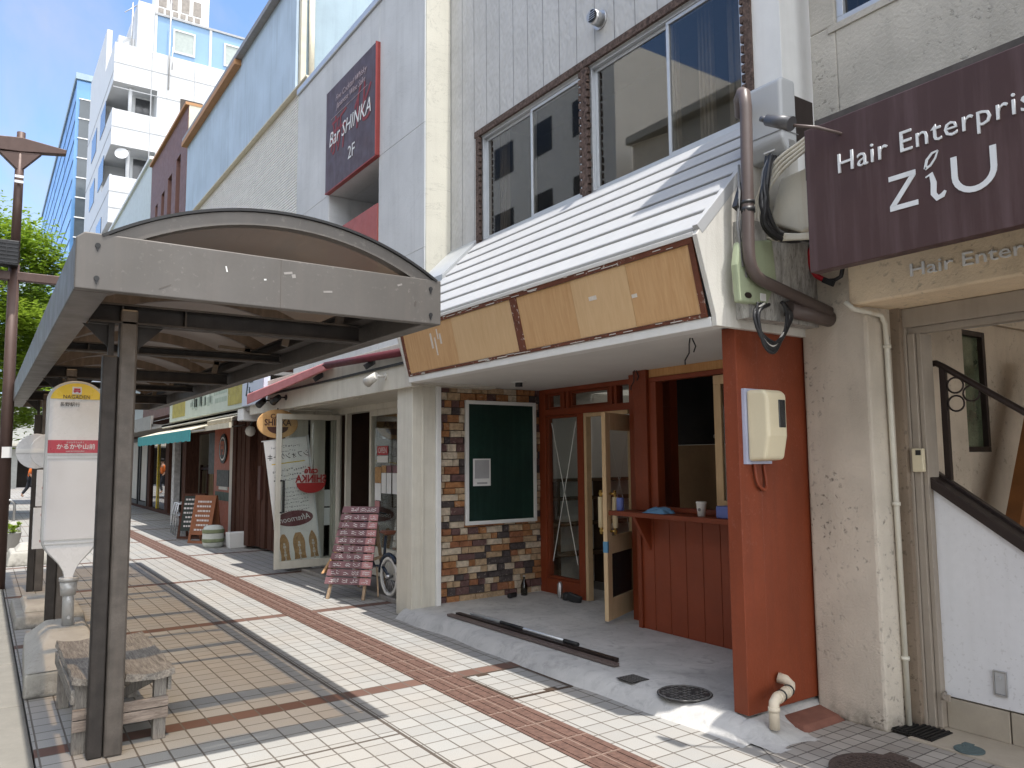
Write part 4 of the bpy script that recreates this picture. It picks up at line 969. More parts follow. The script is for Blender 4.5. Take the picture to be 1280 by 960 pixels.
# sloping balustrade wall
m = MB(); m.prism([(4.735,2.47,.20),(4.735,2.47,1.42),(4.735,.70,.20)], (.06,0,0)); m.build('balustrade_panel', M['hand_white'], hs, bevel=.003)
m = MB(); m.bar((4.765,2.50,1.455),(4.765,.72,.227),.11,.055); m.bar((4.84,2.50,1.49),(4.84,.72,.262),.05,.03); m.build('balustrade_cap', M['dark_metal'], hs, bevel=.004)
m = MB(); m.box(4.742,4.80,2.13,2.468,.018,.19); m.box(4.742,4.80,1.2,2.122,.018,.19); m.build('base_tiles', M['tan_tile'], hs, bevel=.004)
m = MB(); m.bar((4.742,2.475,.2),(4.742,2.475,1.38),.012,.012); m.build('yellowed_bead', M['pvc'], hs)
m = MB(); m.tube([(4.86,2.56,2.165),(4.86,2.47,2.165),(4.86,2.43,2.14),(4.86,.3,.65)],.020,10); rl = m.build('handrail', M['dark_metal'], hs)
m = MB(); m.box(4.845,4.875,2.415,2.45,1.40,2.14); m.build('rail_post', M['dark_metal'], rl)
for y, z in ((2.365,2.02),(2.365,1.91),(2.275,1.965)):
    m = MB(); m.tube([(4.86,y+.047*math.cos(a*.3491),z+.047*math.sin(a*.3491)) for a in range(18)],.006,6,closed=True); m.build('ring', M['dark_metal'], rl)
# stairwell behind
m = MB(); m.wally(2.75,2.95,4.80,5.79,.02,2.9); m.build('pier_wall', M['side_conc'], hs)
m = MB(); m.wally(2.90,3.02,5.79,8.2,.02,3.0,[(5.84,6.46,1.62,2.55)]); m.build('stair_side_wall', M['side_conc'], hs)
m = MB(); m.wally(2.90,2.99,5.84,6.46,1.62,2.55,[(5.88,6.42,1.66,2.51)]); w = m.build('stairwell_window', M['dark_metal'], hs, bevel=.003); MB().box(5.88,6.42,2.94,2.945,1.66,2.51).build('pane', M['reflection_pane'], w)
MB().box(5.8,6.6,3.03,3.06,1.5,2.7).build('window_shade', mat('dim green beyond', (.16,.19,.13), .8, var=.5, ns=6), hs)
m = MB(); m.box(5.79,8.2,2.86,2.90,2.62,2.70); m.build('wall_moulding', M['side_conc'], hs)
m = MB(); m.box(4.79,5.85,-3,2.75,2.505,2.56); m.build('entrance_soffit', M['soffit'], hs)
m = MB(); m.box(5.85,6.9,-3,2.9,3.0,3.06); m.box(8.2,8.3,-3,3,.0,3.0); m.build('stairwell_shell', M['side_conc'], hs); MB().box(6.902,8.2,-3,2.9,3.0,3.02).build('fill_light_panel', M['opal'], hs)  # opal roof panel added to brighten the stairwell
m = MB(); m.box(4.80,8.2,-3,2.9,-.02,.017); m.build('stairwell_floor', M['floor_dim'], hs)
m = MB(); m.prism([(5.72,2.55,.60),(6.02,2.55,.60),(7.0,2.55,2.35),(6.70,2.55,2.35)], (0,.10,0)); m.build('stair_stringer', M['orange_wood'], hs)
m = MB()
for i in range(9): m.box(6.45,7.8,2.7-.24*(i+1),2.7-.24*i+.02,.4+.19*i,.43+.19*i)
m.build('stair_treads', M['dark_metal'], hs)
ic = thing('entry_intercom', 'cream intercom unit on the salon door jamb above the sloping white panel', 'intercom', (4.70,2.50,1.5))
MB().box(4.635,4.668,2.468,2.535,1.50,1.64).build('casing', M['meter'], ic, bevel=.006); MB().box(4.630,4.634,2.478,2.508,1.60,1.63).build('screen', M['black'], ic)
wb = thing('outlet_cover', 'grey metal recessed outlet cover on the white salon panel', 'outlet cover', (4.73,2.16,.28))
m = MB(); m.framex(4.722,4.734,2.125,2.195,.27,.405,.008); m.build('frame', M['steel'], wb, bevel=.002); m = MB(); m.box(4.727,4.733,2.134,2.186,.28,.395); m.box(4.718,4.728,2.15,2.17,.36,.375); m.build('recess', M['alu'], wb)
m = MB(); m.cyl((4.732,2.47,.215),(4.65,2.44,.21),.012,10); m.cyl((4.655,2.445,.21),(4.655,2.415,.205),.016,10); m.box(4.64,4.66,2.40,2.42,.195,.23)
tag(m.build('water_tap', M['frame_beige']), 'small beige water tap sticking out of the white salon panel', 'tap')
# salon sign
sg = thing('salon_sign', 'dark plum salon signboard with silver lettering over the entrance', 'signboard', (3.58,1.2,2.56))
MB().box(3.55,3.62,-1.2,2.425,2.555,3.325).build('board', M['sign_brown'], sg, bevel=.004)
text('lettering', 'Hair Enterprise', .146, (3.546,2.245,3.075), M['sign_text'], sg, align='LEFT', depth=.008, sx=1.0, bold=-.0005, space=1.07)
def stroke(mb, pts, w):
    for a, b in zip(pts, pts[1:]): mb.bar((3.545,a[0],a[1]),(3.545,b[0],b[1]),.008,w,(0,0,1))
m = MB(); zb, zt = 2.76, 2.93; w = .024; T = .004
def pq(mb, q): mb.prism([(3.549,y,z) for y,z in q], (-T,0,0))
# Z
pq(m,[(1.975,zt),(1.845,zt),(1.845,zt-w),(1.975,zt-w)]); pq(m,[(1.975,zb+w),(1.84,zb+w),(1.84,zb),(1.975,zb)]); pq(m,[(1.845,zt-w-.001),(1.875,zt-w-.001),(1.975,zb+w+.001),(1.943,zb+w+.001)])
m.build('letter_z', M['sign_text'], sg)
m = MB(); c = [(1.80,2.875),(1.775,2.885),(1.765,2.84),(1.768,2.79),(1.752,2.765),(1.728,2.772),(1.715,2.79)]
def ribbon(mb, pts, w0):
    L_ = []; R_ = []
    for i, p in enumerate(pts):
        a = Vector(pts[max(0,i-1)]); b = Vector(pts[min(len(pts)-1,i+1)]); d = (b-a).normalized(); nrm = Vector((-d.y,d.x))
        ww = w0[i] if isinstance(w0,(list,tuple)) else w0
        L_.append(Vector(p)+nrm*ww/2); R_.append(Vector(p)-nrm*ww/2)
    for i in range(len(pts)-1): pq(mb,[tuple(L_[i]),tuple(L_[i+1]),tuple(R_[i+1]),tuple(R_[i])])
ribbon(m, c, [.006,.020,.026,.026,.026,.022,.010]); m.build('letter_i', M['sign_text'], sg)
m = MB(); ribbon(m, [(1.800,2.915),(1.775,2.925),(1.752,2.952),(1.738,2.985)], [.012,.010,.008,.006]); ribbon(m, [(1.800,2.915),(1.79,2.955),(1.765,2.98),(1.738,2.985)], [.012,.012,.010,.006]); m.build('leaf_emblem', M['sign_text'], sg)
m = MB(); ribbon(m, [(1.672,zt)]+[(1.590+.082*math.cos(a*.2618),2.838-.078*math.sin(a*.2618)) for a in range(13)]+[(1.508,zt)], .026); m.build('letter_u', M['sign_text'], sg)
m = MB(); m.bar((3.62,2.2,2.9),(4.3,2.2,2.9),.05,.05); m.bar((3.62,.2,2.9),(4.3,.2,2.9),.05,.05); m.build('bracket', M['dark_metal'], sg)
fl = thing('sign_floodlight', 'small grey floodlight on a thin arm at the edge of the plum sign', 'floodlight', (3.6,2.3,3.27))
m = MB(); m.tube([(3.6,2.18,3.22),(3.45,2.28,3.27),(3.36,2.385,3.30)],.008,8); m.build('arm', M['pipe_brown'], fl)
m = MB(); m.cyl((3.355,2.36,3.295),(3.345,2.50,3.365),.038,16,.030); m.cyl((3.345,2.50,3.365),(3.342,2.535,3.385),.016,12); m.build('lamp_housing', mat('graphite lamp', (.10,.10,.105), .4, .3), fl)
# utilities on the wall between the two shops
gb = thing('cable_cabinet', 'light grey cable box with a tapered base high beside the upstairs window', 'cable box', (3.95,2.95,3.65))
m = MB(); m.prism([(3.87,2.79,3.50),(3.87,2.79,3.87),(3.90,2.79,3.89),(4.02,2.79,3.89),(4.02,2.79,3.42),(3.93,2.79,3.42)],(0,.30,0)); m.build('casing', M['greybox'], gb, bevel=.02, segs=3)
m = MB(); m.box(3.866,4.024,2.786,2.789,3.545,3.550); m.box(3.866,3.869,2.789,3.09,3.545,3.550); m.build('lid_seam', M['ink'], gb); m = MB(); m.box(3.93,3.99,2.786,2.7895,3.45,3.50); m.build('latch_plate', M['steel'], gb)
m = MB(); m.box(3.9,3.915,2.87,2.95,3.45,3.485); m.build('maker_plate', M['paper'], gb); m = MB(); m.box(4.022,4.2,2.80,3.05,3.5,3.8); m.build('mounting', M['dark_metal'], gb)
gg = thing('junction_box', 'faded green junction box below the grey pipe at the wall', 'junction box', (3.8,3.0,2.65))
m = MB(); m.prism([(3.62,2.94,2.50),(3.60,2.94,2.72),(3.63,2.94,2.86),(3.94,2.94,2.92),(3.97,2.94,2.66),(3.86,2.94,2.50)],(0,.05,0)); m.build('casing', M['greenbox'], gg, bevel=.012); m = MB(); m.box(3.80,3.85,2.936,2.94,2.525,2.57); m.build('maker_plate', M['paper'], gg); m = MB(); m.disc((3.69,2.94,2.545),(0,-1,0),.03,16,.004,1,.6); m.build('emblem', M['dark_metal'], gg)
m = MB(); m.tube([(3.86,3.08,3.74),(3.78,3.02,3.80),(3.73,2.96,3.805),(3.695,2.915,3.77),(3.685,2.90,3.68),(3.66,2.90,2.82),(3.664,2.90,2.75),(3.68,2.90,2.70),(3.715,2.90,2.66),(3.77,2.90,2.635),(4.36,2.86,2.50)],.036,16)
pp = tag(m.build('downpipe', M['pipe_brown']), 'thick taupe pipe bending down past the green box', 'pipe')
m = MB()
for p, q in (((3.672,2.902,3.03),(3.671,2.902,3.06)),((3.671,2.902,3.08),(3.67,2.902,3.10))): m.cyl(p,q,.042,14)
m.build('clamp_band', M['cable'], pp)
m = MB(); m.cyl((4.05,2.93,2.50),(4.40,2.88,2.46),.05,14); tag(m.build('stub_pipe', M['pipe_brown']), 'short dark stub pipe ending at the beige column', 'pipe')
dc = thing('duct_cover', 'ivory duct cover with rust streaks tucked behind the plum sign', 'duct cover', (4.2,2.95,3.2))
m = MB(); m.prism([(4.02,3.01,3.10),(4.02,2.93,3.32),(4.02,2.70,3.33),(4.02,2.64,2.95),(4.02,2.80,2.94),(4.02,2.98,3.03)],(.36,0,0)); m.build('cover', M['duct'], dc, bevel=.02, segs=3)
for i in range(4):
    o = .020*i; m = MB(); m.rope([(3.93-.006*i,2.60,3.42+o),(3.93-.006*i,2.70,3.385+o),(3.92-.006*i,2.85+o*.5,3.31+o),(3.91,2.96+o,3.19),(3.91,2.99+o,3.05-o*.4),(3.92,2.90+o*.6,2.95-o*.5),(3.95,2.80,2.915-o*.4),(3.97,2.62,2.885-o*.4)],.010,8,7); m.build('ivory_cable', M['duct'], dc)
cb = thing('cable_bundle', 'tangle of black cables hanging between the grey box and the red column', 'cable bundle', (3.85,2.92,3.0))
rnd = random.Random(17)
for i in range(14):
    j = lambda s=.02: rnd.uniform(-s, s)
    m = MB(); m.rope([(3.90+j(),2.90+j(),3.42),(3.83+j(),2.88+j(),3.28+j()),(3.78+j(.03),2.87+j(),3.10+j(.04)),(3.80+j(.03),2.87+j(),2.98+j(.03)),(3.95+j(),2.88+j(),2.92+j()),(4.2+j(),2.90,2.95+j()),(4.42,2.92,2.97+j())],.009+.004*(i%3),7)
    m.build('cable', M['cable'] if i % 3 else M['ink'], cb)
for i in range(6):
    j = lambda s=.015: rnd.uniform(-s, s); r = .085+.012*i
    m = MB(); m.rope([(3.74+.02*i+j(),2.91+j(),2.50),(3.71+j(),2.90+j(),2.42+j()),(3.74+j(),2.89,2.33-.012*i+j()),(3.84+j(),2.885,2.27-.012*i),(3.95+j(),2.89,2.33+j()),(3.99+.01*i,2.90,2.44+j()),(3.97+j(),2.91,2.53)],.008+.003*(i%2),7); m.build('cable_loop', M['cable'] if i != 2 else M['old_white'], cb)
for i, (a, b) in enumerate((((3.72,2.97,3.2),(3.66,2.96,2.9)),((3.70,2.98,3.35),(3.63,2.95,2.96)))):
    m = MB(); m.tube([a,((a[0]+b[0])/2-.03,2.93,(a[2]+b[2])/2),b,(b[0]+.02,2.94,b[2]-.25)],.008,7); m.build('cable', M['ink'], cb)
m = MB(); m.bar((3.70,2.95,3.22),(3.63,2.95,3.06),.035,.05); m.build('black_connector', M['cable'], cb)
m = MB(); m.rope([(4.33,2.80,3.02),(4.33,2.89,2.97),(4.33,2.95,2.91),(4.33,2.955,2.83),(4.33,2.92,2.745),(4.33,2.85,2.695)],.017,9)
rc = tag(m.build('red_cable', M['red_cable']), 'thick red cable loop hanging out from behind the plum sign', 'cable')
m = MB(); m.tube([(4.33,2.85,2.693),(4.33,2.79,2.685),(4.33,2.745,2.70),(4.33,2.725,2.77)],.013,8); m.bar((4.32,2.86,2.70),(4.32,2.79,2.66),.02,.035); m.build('black_tail', M['cable'], rc)
mt = thing('electricity_meter', 'cream electricity meter box with a small window on the red end column', 'meter box', (4.0,3.05,1.77))
MB().box(3.785,4.02,3.07,3.094,1.555,2.01).build('backplate', mat('blue white backplate', (.45,.48,.62), .5), mt)
m = MB(); m.prism([(3.795,3.07,1.57),(3.795,3.07,2.0),(3.795,2.945,1.995),(3.795,2.915,1.965),(3.795,2.915,1.72),(3.795,2.945,1.58)],(.185,0,0)); m.build('casing', M['meter'], mt, bevel=.022, segs=3)
MB().box(3.895,3.955,2.909,2.916,1.77,1.935).build('meter_window', M['black_glass'], mt, bevel=.003)
dp = thing('drain_pipe', 'cream plastic drain pipe with elbows at the foot of the red column', 'drain pipe', (3.85,2.95,.02))
m = MB(); m.tube([(3.80,2.955,.06),(3.80,2.955,.175),(3.805,2.957,.20),(3.83,2.963,.215),(3.97,2.99,.228),(4.01,3.0,.236),(4.035,3.015,.25),(4.04,3.05,.27),(4.02,3.09,.28)],.030,14); m.build('pipe', M['pvc'], dp)
m = MB(); m.cyl((3.80,2.955,.155),(3.80,2.955,.18),.034,14); m.build('collar', M['pvc'], dp)
m = MB(); m.cyl((3.85,2.967,.217),(3.875,2.972,.219),.034,14); m.build('collar', M['pvc'], dp)
m = MB(); m.cyl((3.945,2.985,.226),(3.97,2.99,.228),.034,14); m.build('collar', M['pvc'], dp)
m = MB(); m.cyl((3.893,2.975,.2205),(3.903,2.977,.2215),.035,14); m.build('pipe_clip', M['cable'], dp)
m = MB(); m.cyl((3.985,2.994,.230),(3.995,2.997,.2325),.035,14); m.build('pipe_clip', M['cable'], dp)
m = MB(); m.sm = True; nn = 9; vs = []
for j in range(nn+1):
    for i in range(nn+1):
        u = i/nn; v = j/nn; x = 3.62+.42*u; y = 2.80+.30*v
        vs.append((x, y, .004+.085*max(0,min(1,(v*1.25-.1)))**1.3*min(1,3*u+.2,3.2*(1-u)+.15)+.003*math.sin(9*u+7*v)))
m.add(vs, [(j*(nn+1)+i,j*(nn+1)+i+1,(j+1)*(nn+1)+i+1,(j+1)*(nn+1)+i) for j in range(nn) for i in range(nn)]); struct(m.build('mortar_ramp', M['pad']))
m = MB(); m.hexa([(4.0,2.9,.0),(4.42,2.9,.0),(4.42,3.09,.0),(4.0,3.09,.0)],[(4.05,2.95,.03),(4.42,2.95,.03),(4.42,3.09,.06),(4.05,3.09,.06)]); tag(m.build('red_paver_edge', M['terracotta'], bevel=.006), 'dark red pavers wedged between the red column and the beige column', 'pavers')
cd = thing('wall_conduit', 'thin ivory conduit running down the beige column', 'conduit', (4.5,2.6,0))
m = MB(); m.tube([(4.25,2.68,2.52),(4.28,2.645,2.475),(4.44,2.612,2.46),(4.50,2.60,2.45),(4.535,2.598,2.40),(4.54,2.598,2.3),(4.56,2.598,.03)],.016,10); m.build('tube', M['duct'], cd)
for z in (2.25,1.3,.4):
    m = MB(); m.cyl((4.542+.008*(2.3-z),2.598,z),(4.542+.008*(2.3-z),2.598,z+.022),.024,12); m.build('clip', M['duct'], cd)
vc = thing('vent_cap', 'round silver vent cap on the embossed siding above the windows', 'vent cap', (4.36,5.0,5.49))
m = MB(); m.cyl((4.40,5.0,5.49),(4.385,5.0,5.49),.085,24); m.build('flange', M['steel'], vc); m = MB(); m.cyl((4.386,5.0,5.49),(4.28,4.985,5.485),.062,24); m.build('hood', M['steel'], vc); m = MB()
m.disc((4.279,4.985,5.485),(-1,0,0),.056,20,.003)
m.build('vent_mouth', M['black'], vc); m = MB()
for i in range(4): m.bar((4.274,4.94,5.455+.02*i),(4.274,5.03,5.455+.02*i),.004,.005)
m.build('vent_grille', M['steel'], vc)
# ------------------------------------------------------------------ bar and cafe building
bb = thing('bar_building', 'pale grey stucco building with a cafe at street level and a bar sign above', 'building', (4.06,9.8,0))
m = MB(); m.wallx(4.06,4.40,7.705,12.15,2.82,7.58,[(8.96,10.70,4.0,5.48)]); m.build('upper_wall', M['stucco'], bb, bevel=.008)
m = MB(); m.box(4.075,4.395,7.69,7.704,2.82,7.58); m.build('end_wall', M['cream_stucco'], bb)
m = MB(); m.box(4.40,9.0,7.706,12.15,7.3,7.5); m.build('flat_roof', M['coping'], bb)
m = MB(); m.box(4.03,4.42,7.68,12.15,7.58,7.68); m.build('roof_coping', M['alu'], bb, bevel=.01)
m = MB(); m.box(4.40,5.1,8.9,10.76,3.95,4.0); m.box(4.40,5.1,8.9,10.76,5.48,5.53); m.box(5.1,5.15,8.9,10.76,3.95,5.53); m.box(4.40,5.1,8.9,8.95,4,5.48); m.box(4.40,5.1,10.71,10.76,4,5.48); m.build('window_recess', M['stucco'], bb)
m = MB(); m.box(5.06,5.09,9.1,10.5,4.5,5.3); m.build('recessed_window', M['black_glass'], bb)
m = MB(); m.box(4.045,4.09,8.965,10.695,4.0,4.87); m.build('red_balcony_panel', mat('salmon red panel', (.36,.09,.075), .5), bb, bevel=.004)
m = MB(); m.cyl((4.6,9.6,5.48),(4.6,9.6,5.36),.012,8); m.lathe((4.6,9.6,5.28), [(.02,.08),(.06,.05),(.06,.02),(.02,0)], 14); m.build('hanging_lamp', M['steel'], bb)
# street level
m = MB(); m.box(3.60,3.68,7.10,12.9,2.34,2.82); m.build('shop_fascia', M['cream'], bb, bevel=.004)
m = MB(); m.box(3.68,4.62,7.10,12.9,2.36,2.42); m.box(4.44,4.6,8.75,12.9,2.28,2.36); m.box(3.7,3.74,8.7,11.0,2.33,2.36); m.build('shop_soffit', M['cream'], bb)
m = MB(); m.box(3.68,4.06,7.10,12.9,2.76,2.82); m.build('fascia_top', M['coping'], bb)
m = MB(); m.box(4.46,4.54,10.02,10.08,.05,2.28); m.box(4.46,4.54,8.72,8.80,.05,2.28); m.box(4.46,4.54,10.90,10.96,.05,2.28); m.box(4.46,4.54,8.80,10.02,.05,.42); m.box(4.46,4.54,8.8,10.02,2.2,2.28); m.build('shopfront_frame', M['cream'], bb, bevel=.004)
m = MB(); m.box(4.49,4.495,8.80,10.02,.42,2.2); m.build('shop_window', M['glass'], bb)
m = MB(); m.box(4.5,4.56,7.50,8.72,0,2.36); m.build('side_infill', M['cream'], bb)
m = MB(); m.box(3.92,9,7.56,12.1,-.02,.03); m.build('cafe_floor', M['floor_dim'], bb)
m = MB(); m.box(3.88,3.93,7.56,11.1,.0,.045); m.build('sill_kerb', M['coping'], bb, bevel=.006)
m = MB(); m.box(7.6,7.7,7.6,12.1,.03,2.6); m.box(4.56,7.6,7.6,7.66,.03,2.6); m.box(4.6,7.6,12.04,12.1,.03,2.6); m.box(4.62,7.7,7.6,12.1,2.43,2.5); m.build('cafe_interior', M['brown_room'], bb)
m = MB(); m.box(5.2,5.24,8.6,9.8,.03,2.0); m.build('interior_screen', M['room_dark'], bb)
m = MB(); m.wally(11.42,11.5,3.74,4.6,.03,2.34,[(4.33,4.43,.16,2.2)]); m.box(3.74,3.80,11.34,11.42,.03,2.34); m.box(4.14,4.20,11.36,11.42,.03,2.34); m.box(4.45,4.51,11.36,11.42,.03,2.34); m.build('cream_side_panel', M['cream'], bb, bevel=.004)
m = MB(); m.box(4.33,4.43,11.45,11.455,.16,2.2); m.box(4.06,4.09,11.405,11.419,.2,2.2); m.build('side_light', M['dark_glass'], bb)
m = MB(); m.box(4.335,4.425,11.43,11.435,.62,.88); m.build('window_notice', M['paper'], bb); m = MB(); m.box(4.335,4.425,11.43,11.435,.9,1.15); m.build('window_notice', M['paper'], bb)
# open glass door, its lettering seen from the back
m = MB(); m.wally(11.13,11.17,3.50,4.46,.06,2.27,[(3.575,4.40,.17,2.19)]); gd = m.build('door', M['cream'], bb, bevel=.004)
MB().box(3.575,4.40,11.148,11.152,.17,2.19).build('glass_pane', M['glass'], gd)
m = MB(); m.tube([(3.555,11.10,1.31),(3.60,11.07,1.31),(3.60,11.07,.86),(3.555,11.10,.86)],.013,8); m.tube([(3.575,11.13,1.31),(3.63,11.20,1.31),(3.63,11.20,.86),(3.575,11.17,.86)],.013,8); m.build('pull_handle', M['black'], gd)
text('lettering', 'cafe', .13, (4.02,11.145,1.45), M['logo_red'], gd, (1,0,0), sx=-1, bold=.004, depth=.001)
text('lettering', 'SHINKA', .15, (4.02,11.145,1.325), M['logo_red'], gd, (1,0,0), sx=-.86, bold=.005, depth=.001)
m = MB(); m.prism([(4.02+.22*math.cos(R(180)+math.pi*i/20),11.144,1.27+.15*math.sin(R(180)+math.pi*i/20)) for i in range(21)],(0,.002,0)); m.build('cup_emblem', M['logo_red'], gd)
# stickers on the shop window
def sticker(nm, y0, y1, z0, z1, mm, par=bb): return MB().box(4.483,4.487,y0,y1,z0,z1).build(nm, M[mm], par)
s = sticker('open_sticker', 9.53,9.86,1.66,1.78,'red_open'); text('lettering','OPEN',.11,(4.482,9.695,1.72),M['paper'],bb,sx=.95,depth=.001)
sticker('notice_sticker', 9.53,9.86,1.56,1.645,'paper')
for i, y in enumerate((9.72,9.56,9.38,9.22)):
    sticker('menu_sheet', y-.14, y, 1.15, 1.42, 'paper'); sticker('menu_photo', y-.14, y, 1.425, 1.52, 'menu' if i else 'bread')
sticker('menu_sheet', 9.74,9.93,1.05,1.28,'paper'); sticker('menu_photo', 9.74,9.93,1.285,1.5,'bread'); sticker('menu_photo', 9.78,9.93,.9,1.04,'menu_pink')
tag(MB().tube([(4.40,8.98+.05*math.cos(a*.45),1.40+.085*math.sin(a*.45)) for a in range(14)],.012,8,closed=True).tube([(4.40,8.88+.05*math.cos(a*.45),1.42+.085*math.sin(a*.45)) for a in range(14)],.012,8,closed=True).tube([(4.40,8.93,1.33),(4.40,8.93,1.12)],.02,8).build('yellow_ornament', M['yellow']), 'yellow looped ornament hanging inside the cafe window', 'ornament')
m = MB(); leaves(m, (4.75,9.2,.92), (.22,.3,.16), 500, .05, 31, clumps=30, hollow=0); m2 = thing('potted_plant', 'green pot plant inside the cafe window', 'plant', (4.75,9.2,.5)); m.build('foliage', M['leaf'], m2); MB().lathe((4.75,9.2,.42), [(.09,0),(.13,.3),(.12,.31)], 16).build('pot', M['planter'], m2)
# bar sign
br = thing('bar_sign', 'square plum coloured bar sign with white brush lettering on the grey stucco wall', 'signboard', (4.02,9.8,5.49))
MB().box(4.0,4.058,8.95,10.70,5.49,7.01).build('board', M['sign_brown'], br, bevel=.006)
m = MB(); m.box(3.996,4.062,8.935,8.949,5.48,7.02); m.box(3.996,4.062,8.935,10.70,5.472,5.489); m.build('red_edge', mat('red sign edge', (.28,.05,.045), .5), br)
text('lettering', '新', .62, (3.997,10.22,6.20), mat('dull red brush', (.24,.035,.035), .6), br, depth=.001, shear=.1)
text('lettering', '化', .62, (3.997,9.38,6.30), M['logo_red'] if False else bpy.data.materials['dull red brush'], br, depth=.001, shear=.1)
text('lettering', 'Bar SHINKA', .30, (3.994,9.82,6.22), M['paper'], br, depth=.001, shear=.25, sx=.95)
text('lettering', '2F', .26, (3.994,9.72,5.80), M['paper'], br, depth=.001)
text('lettering', 'Fine Cocktail Whisky\nJapanese Wine Sake', .125, (3.994,9.78,6.72), mat('pale rose lettering', (.42,.33,.34), .6), br, depth=.001, shear=.25)
m = MB(); m.box(3.996,3.999,9.2,10.5,6.53,6.537); m.build('rule', bpy.data.materials['pale rose lettering'], br)
# rolled red awning and spotlights on the cafe fascia
aw = thing('rolled_awning', 'faded red awning rolled against the cream cafe fascia', 'awning', (3.5,9.5,2.6))
m = MB(); m.hexa([(3.30,12.0,2.44),(3.58,12.0,2.62),(3.58,12.0,2.72),(3.30,12.0,2.60)],[(3.46,9.2,2.70),(3.585,9.2,2.74),(3.585,9.2,2.82),(3.46,9.2,2.80)]); m.build('canvas', M['pink'], aw, bevel=.015)
m = MB(); m.cyl((3.50,9.25,2.77),(3.545,7.15,2.70),.045,12); m.build('roll', M['maroon'], aw)
m = MB()
for y in (8.0,9.6,11.3): m.bar((3.60,y,2.70),(3.48,y,2.62),.025,.06)
m.box(3.575,3.597,7.15,11.9,2.585,2.61); m.build('awning_arm', M['black'], aw)
for i, (y, c, l) in enumerate(((7.72,'old_white','small white spotlight at the right end of the cream cafe fascia'),(11.05,'black','black spotlight over the open glass cafe door'),(11.75,'black','small black spotlight beside the wooden oval plaque'))):
    sp = thing('spotlight', l, 'spotlight', (3.59,y,2.5), 'cafe spotlights')
    m = MB(); m.cyl((3.60,y,2.50),(3.585,y,2.50),.04,14); m.tube([(3.59,y,2.5),(3.52,y,2.5),(3.50,y+.05,2.49)],.012,8); m.build('bracket', M[c], sp)
    m = MB(); m.cyl((3.50,y+.02,2.505),(3.46,y+.17,2.44),.042,14,.055); m.build('lamp_head', M[c], sp)
# A-frame menu with ten planks
af = thing('menu_easel', 'easel menu sign of ten plum planks with white chalk lines in front of the cafe', 'menu board', (3.62,8.6,0))
A0 = Vector((3.38,8.87,.16)); A1 = Vector((3.76,8.42,.16)); B0 = Vector((3.66,8.99,1.05)); B1 = Vector((3.95,8.60,1.05))
def ap(u, v): return (A0.lerp(A1,u)).lerp(B0.lerp(B1,u), v)
nrm = (A1-A0).cross(B0-A0).normalized()
if nrm.x > 0: nrm = -nrm
rnd = random.Random(4)
for i in range(10):
    v0 = i/10+.004; v1 = (i+1)/10-.012
    m = MB(); a,b,c,d = ap(0,v0),ap(1,v0),ap(1,v1),ap(0,v1); m.hexa([a,b,c,d],[p+nrm*.012 for p in (a,b,c,d)]); pk = m.build('plank', M['menu'], af, bevel=.002)
    m = MB()
    if i < 9:
        a,b,c,d = ap(.76,v0+.002),ap(.995,v0+.002),ap(.995,v1-.002),ap(.76,v1-.002); m.hexa([p+nrm*.0125 for p in (a,b,c,d)],[p+nrm*.015 for p in (a,b,c,d)]); m.build('price_tab', M['menu_pink'], pk)
    m = MB()
    spans = ((.10,.30),(.38,.50),(.56,.72),(.80,.96)) if i != 9 else ((.25,.45),(.5,.92))
    for s0, s1 in spans:
        u = s0
        while u < s1-.02:
            w = rnd.uniform(.014,.034); hh = rnd.uniform(.25,.6); vm = v0+(v1-v0)*rnd.uniform(.2,.38)
            for q in range(rnd.choice((1,2,2))):
                vv = vm+(v1-v0)*.28*q; a,b,c,d = ap(u,vv),ap(u+w,vv),ap(u+w*.9,vv+(v1-v0)*hh*.3),ap(u,vv+(v1-v0)*hh*.3)
                m.hexa([p+nrm*.0155 for p in (a,b,c,d)],[p+nrm*.017 for p in (a,b,c,d)])
            u += w+.006
    m.build('chalk_writing', M['chalk'], pk)
for u in (.12,.86):
    m = MB(); a = ap(u,0.9)-nrm*.02; b = ap(u,0)-nrm*.02; d = (b-a)/(a.z-b.z); m.bar(a, b+d*(b.z-.0), .035,.022); m.build('leg', M['aframe_wood'], af)
for u in (.15,.85):
    m = MB(); a = ap(u,.92)-nrm*.04; m.bar(a,(a.x+.22,a.y+.18,0),.035,.022); m.build('rear_leg', M['aframe_wood'], af)
m = MB(); m.bar(ap(.86,.3)-nrm*.02, ap(.86,.3)+Vector((.3,.1,.05)), .02,.03); m.build('stay', M['aframe_wood'], af)
m = MB(); m.hexa([(3.40,9.05,.26),(3.62,9.20,.26),(3.68,9.24,.52),(3.62,9.14,.52)],[(3.42,9.02,.26),(3.64,9.17,.26),(3.70,9.21,.52),(3.64,9.11,.52)]); tag(m.build('paper_bag', M['cardboard'], bevel=.006), 'brown paper bag hanging behind the menu easel', 'bag')
